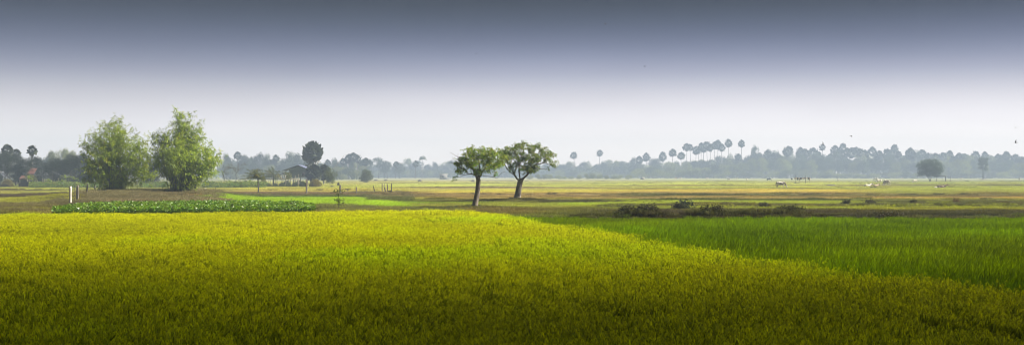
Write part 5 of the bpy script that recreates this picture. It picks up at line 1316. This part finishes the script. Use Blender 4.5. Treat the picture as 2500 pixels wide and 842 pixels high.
def added_shade_cloud():
    """a low thin-edged cloud, unseen, put far up towards the sun to darken the near rice"""
    zc = 420.; k = 1/math.tan(SUN_EL); ox, oy = zc*k*math.sin(SUN_AZ), zc*k*math.cos(SUN_AZ)
    dens = .05; sl = 1/math.sin(SUN_EL)
    ny, nx = 60, 40; ys = np.concatenate([np.linspace(-420, -20, 14), np.linspace(-12, 96, 46)]); xs = np.linspace(-980, 200, nx)
    tau = np.interp(ys, [-420, -380, 8, 13, 18, 24, 33, 45, 60, 80, 96], [0, 4.6, 4.9, 4.6, 3.3, 1.8, .72, .34, .14, .05, .0])
    Y, X = np.meshgrid(ys, xs, indexing='ij')
    ed = smooth(0, .12, 1-np.abs(X+390)/590)
    th = tau[:, None]*ed*(1+.35*(fbm(X/22, Y/16, 700, 3)-.5))/(dens*sl)+.02
    base = (fbm(X/40, Y/30, 710, 3)-.5)*3
    top = np.stack([X+ox, Y+oy, zc+base+th*.6], -1).reshape(-1, 3); bot = np.stack([X+ox, Y+oy, zc+base-th*.4], -1).reshape(-1, 3)
    i = (np.arange(ny-1)[:, None]*nx+np.arange(nx-1)[None]).ravel(); n = nx*ny
    q = [np.stack([i, i+nx, i+nx+1, i+1], 1)[:, ::-1], np.stack([i, i+nx, i+nx+1, i+1], 1)+n]
    e = []
    for a in range(nx-1): e += [[a, a+1, a+1+n, a+n], [(ny-1)*nx+a+1, (ny-1)*nx+a, (ny-1)*nx+a+n, (ny-1)*nx+a+1+n]]
    for b in range(ny-1): e += [[(b+1)*nx, b*nx, b*nx+n, (b+1)*nx+n], [b*nx+nx-1, (b+1)*nx+nx-1, (b+1)*nx+nx-1+n, b*nx+nx-1+n]]
    me = mesh_np('added_shade_cloud', np.vstack([top, bot]), np.vstack([q[0], q[1], np.array(e)]), volume_mat('added_shade_cloud', (.97, .97, .97), dens))
    tag(link('added_shade_cloud', me), kind='structure')  # added out-of-view volume, shaped so the foreground dims towards the viewer
added_shade_cloud()

# ------------------------------------------------------------------ sky, sun, camera
w = bpy.data.worlds.new('World'); sc.world = w; w.use_nodes = True; nt = w.node_tree; nt.nodes.clear()
out = nt.nodes.new('ShaderNodeOutputWorld'); bg = nt.nodes.new('ShaderNodeBackground'); bg.inputs['Strength'].default_value = .05
sky = nt.nodes.new('ShaderNodeTexSky'); sky.sky_type = 'NISHITA'; sky.sun_disc = False; sky.sun_elevation = SUN_EL; sky.sun_rotation = SUN_AZ; sky.dust_density = 2.5; sky.air_density = 1.0
tc = nt.nodes.new('ShaderNodeTexCoord'); sep = nt.nodes.new('ShaderNodeSeparateXYZ'); nt.links.new(tc.outputs['Generated'], sep.inputs[0])
ramp = nt.nodes.new('ShaderNodeValToRGB'); nt.links.new(sep.outputs['Z'], ramp.inputs[0])
EXPO = 1.25
def skyc(r, g_, b, k=1.0):
    c = lin((r, g_, b))*k*.5;          # halved: ramp colours stop at 1
    return (*c, 1)
stops = [(0.0, (296, 282, 271)), (.026, (293, 280, 270)), (.042, (270, 261, 262)), (.062, (228, 222, 228)), (.082, (158, 160, 186)), (.105, (88, 96, 130)), (.130, (10, 26, 56)), (.15, (0, 10, 40)), (.20, (16, 30, 60)), (.45, (60, 76, 108))]
cr = ramp.color_ramp; cr.interpolation = 'B_SPLINE'
while len(cr.elements) > 1: cr.elements.remove(cr.elements[0])
cr.elements[0].position = 0; cr.elements[0].color = skyc(*stops[0][1])
for p, c in stops[1:]:
    e = cr.elements.new(p); e.color = skyc(*c)
SK = 40.0/2**EXPO                                            # background strength is .05
mul = mixrgb(nt, ramp.outputs[0], (SK, SK, SK))
# dull overcast band low down, clear sky higher up
mr = nt.nodes.new('ShaderNodeMapRange'); mr.inputs[1].default_value = .16; mr.inputs[2].default_value = .5; nt.links.new(sep.outputs['Z'], mr.inputs[0])
c = mixrgb(nt, mul, sky.outputs[0], mr.outputs[0], 'MIX')
mb_ = nt.nodes.new('ShaderNodeMapRange'); mb_.inputs[1].default_value = -.2; mb_.inputs[2].default_value = .75; mb_.inputs[3].default_value = .22; nt.links.new(sep.outputs['Y'], mb_.inputs[0])
c = mixrgb(nt, c, mb_.outputs[0])
# faint uneven veils, a little brighter right of the view axis
mp = nt.nodes.new('ShaderNodeMapping'); mp.inputs['Scale'].default_value = (2.2, 2.2, 9); nt.links.new(tc.outputs['Generated'], mp.inputs[0])
nz = nt.nodes.new('ShaderNodeTexNoise'); nz.inputs['Scale'].default_value = 1.6; nz.inputs['Detail'].default_value = 4; nt.links.new(mp.outputs[0], nz.inputs['Vector'])
m1 = nt.nodes.new('ShaderNodeMapRange'); m1.inputs[1].default_value = .3; m1.inputs[2].default_value = .7; m1.inputs[3].default_value = .93; m1.inputs[4].default_value = 1.07; nt.links.new(nz.outputs['Fac'], m1.inputs[0])
c = mixrgb(nt, c, m1.outputs[0])
m2 = nt.nodes.new('ShaderNodeMapRange'); m2.inputs[1].default_value = -.42; m2.inputs[2].default_value = .15; m2.inputs[3].default_value = .80; m2.inputs[4].default_value = 1.06; nt.links.new(sep.outputs['X'], m2.inputs[0])
c = mixrgb(nt, c, m2.outputs[0])
nt.links.new(c, bg.inputs['Color']); nt.links.new(bg.outputs[0], out.inputs[0])

sl = bpy.data.lights.new('sun', 'SUN'); sl.energy = 4.6; sl.angle = R(.6); sl.color = (1.0, .93, .80)
so = bpy.data.objects.new('sun', sl); COL.objects.link(so)
sd = Vector((math.cos(SUN_EL)*math.sin(SUN_AZ), math.cos(SUN_EL)*math.cos(SUN_AZ), math.sin(SUN_EL))); so.rotation_euler = sd.to_track_quat('Z', 'Y').to_euler(); so.location = (60, 40, 60)

cam = bpy.data.cameras.new('camera'); co = bpy.data.objects.new('camera', cam); COL.objects.link(co); sc.camera = co
cam.sensor_width = 36; cam.lens = 36*F/2500; cam.clip_end = 5000; cam.clip_start = .1
co.location = (0, 0, CAMZ); co.rotation_euler = (R(90), 0, 0); cam.shift_y = (H0-421)/2500.0

sc.view_settings.view_transform = 'Standard'; sc.view_settings.look = 'None'; sc.view_settings.gamma = 1; sc.view_settings.exposure = EXPO
sc.render.engine = 'CYCLES'; sc.cycles.max_bounces = 6; sc.cycles.diffuse_bounces = 2; sc.cycles.transmission_bounces = 3; sc.cycles.transparent_max_bounces = 8; sc.cycles.volume_bounces = 0
sc.cycles.use_adaptive_sampling = False; sc.cycles.filter_width = 1.0
sc.cycles.use_denoising = True; sc.cycles.denoiser = 'OPENIMAGEDENOISE'; sc.cycles.denoising_input_passes = 'RGB_ALBEDO_NORMAL'; sc.cycles.denoising_prefilter = 'ACCURATE'
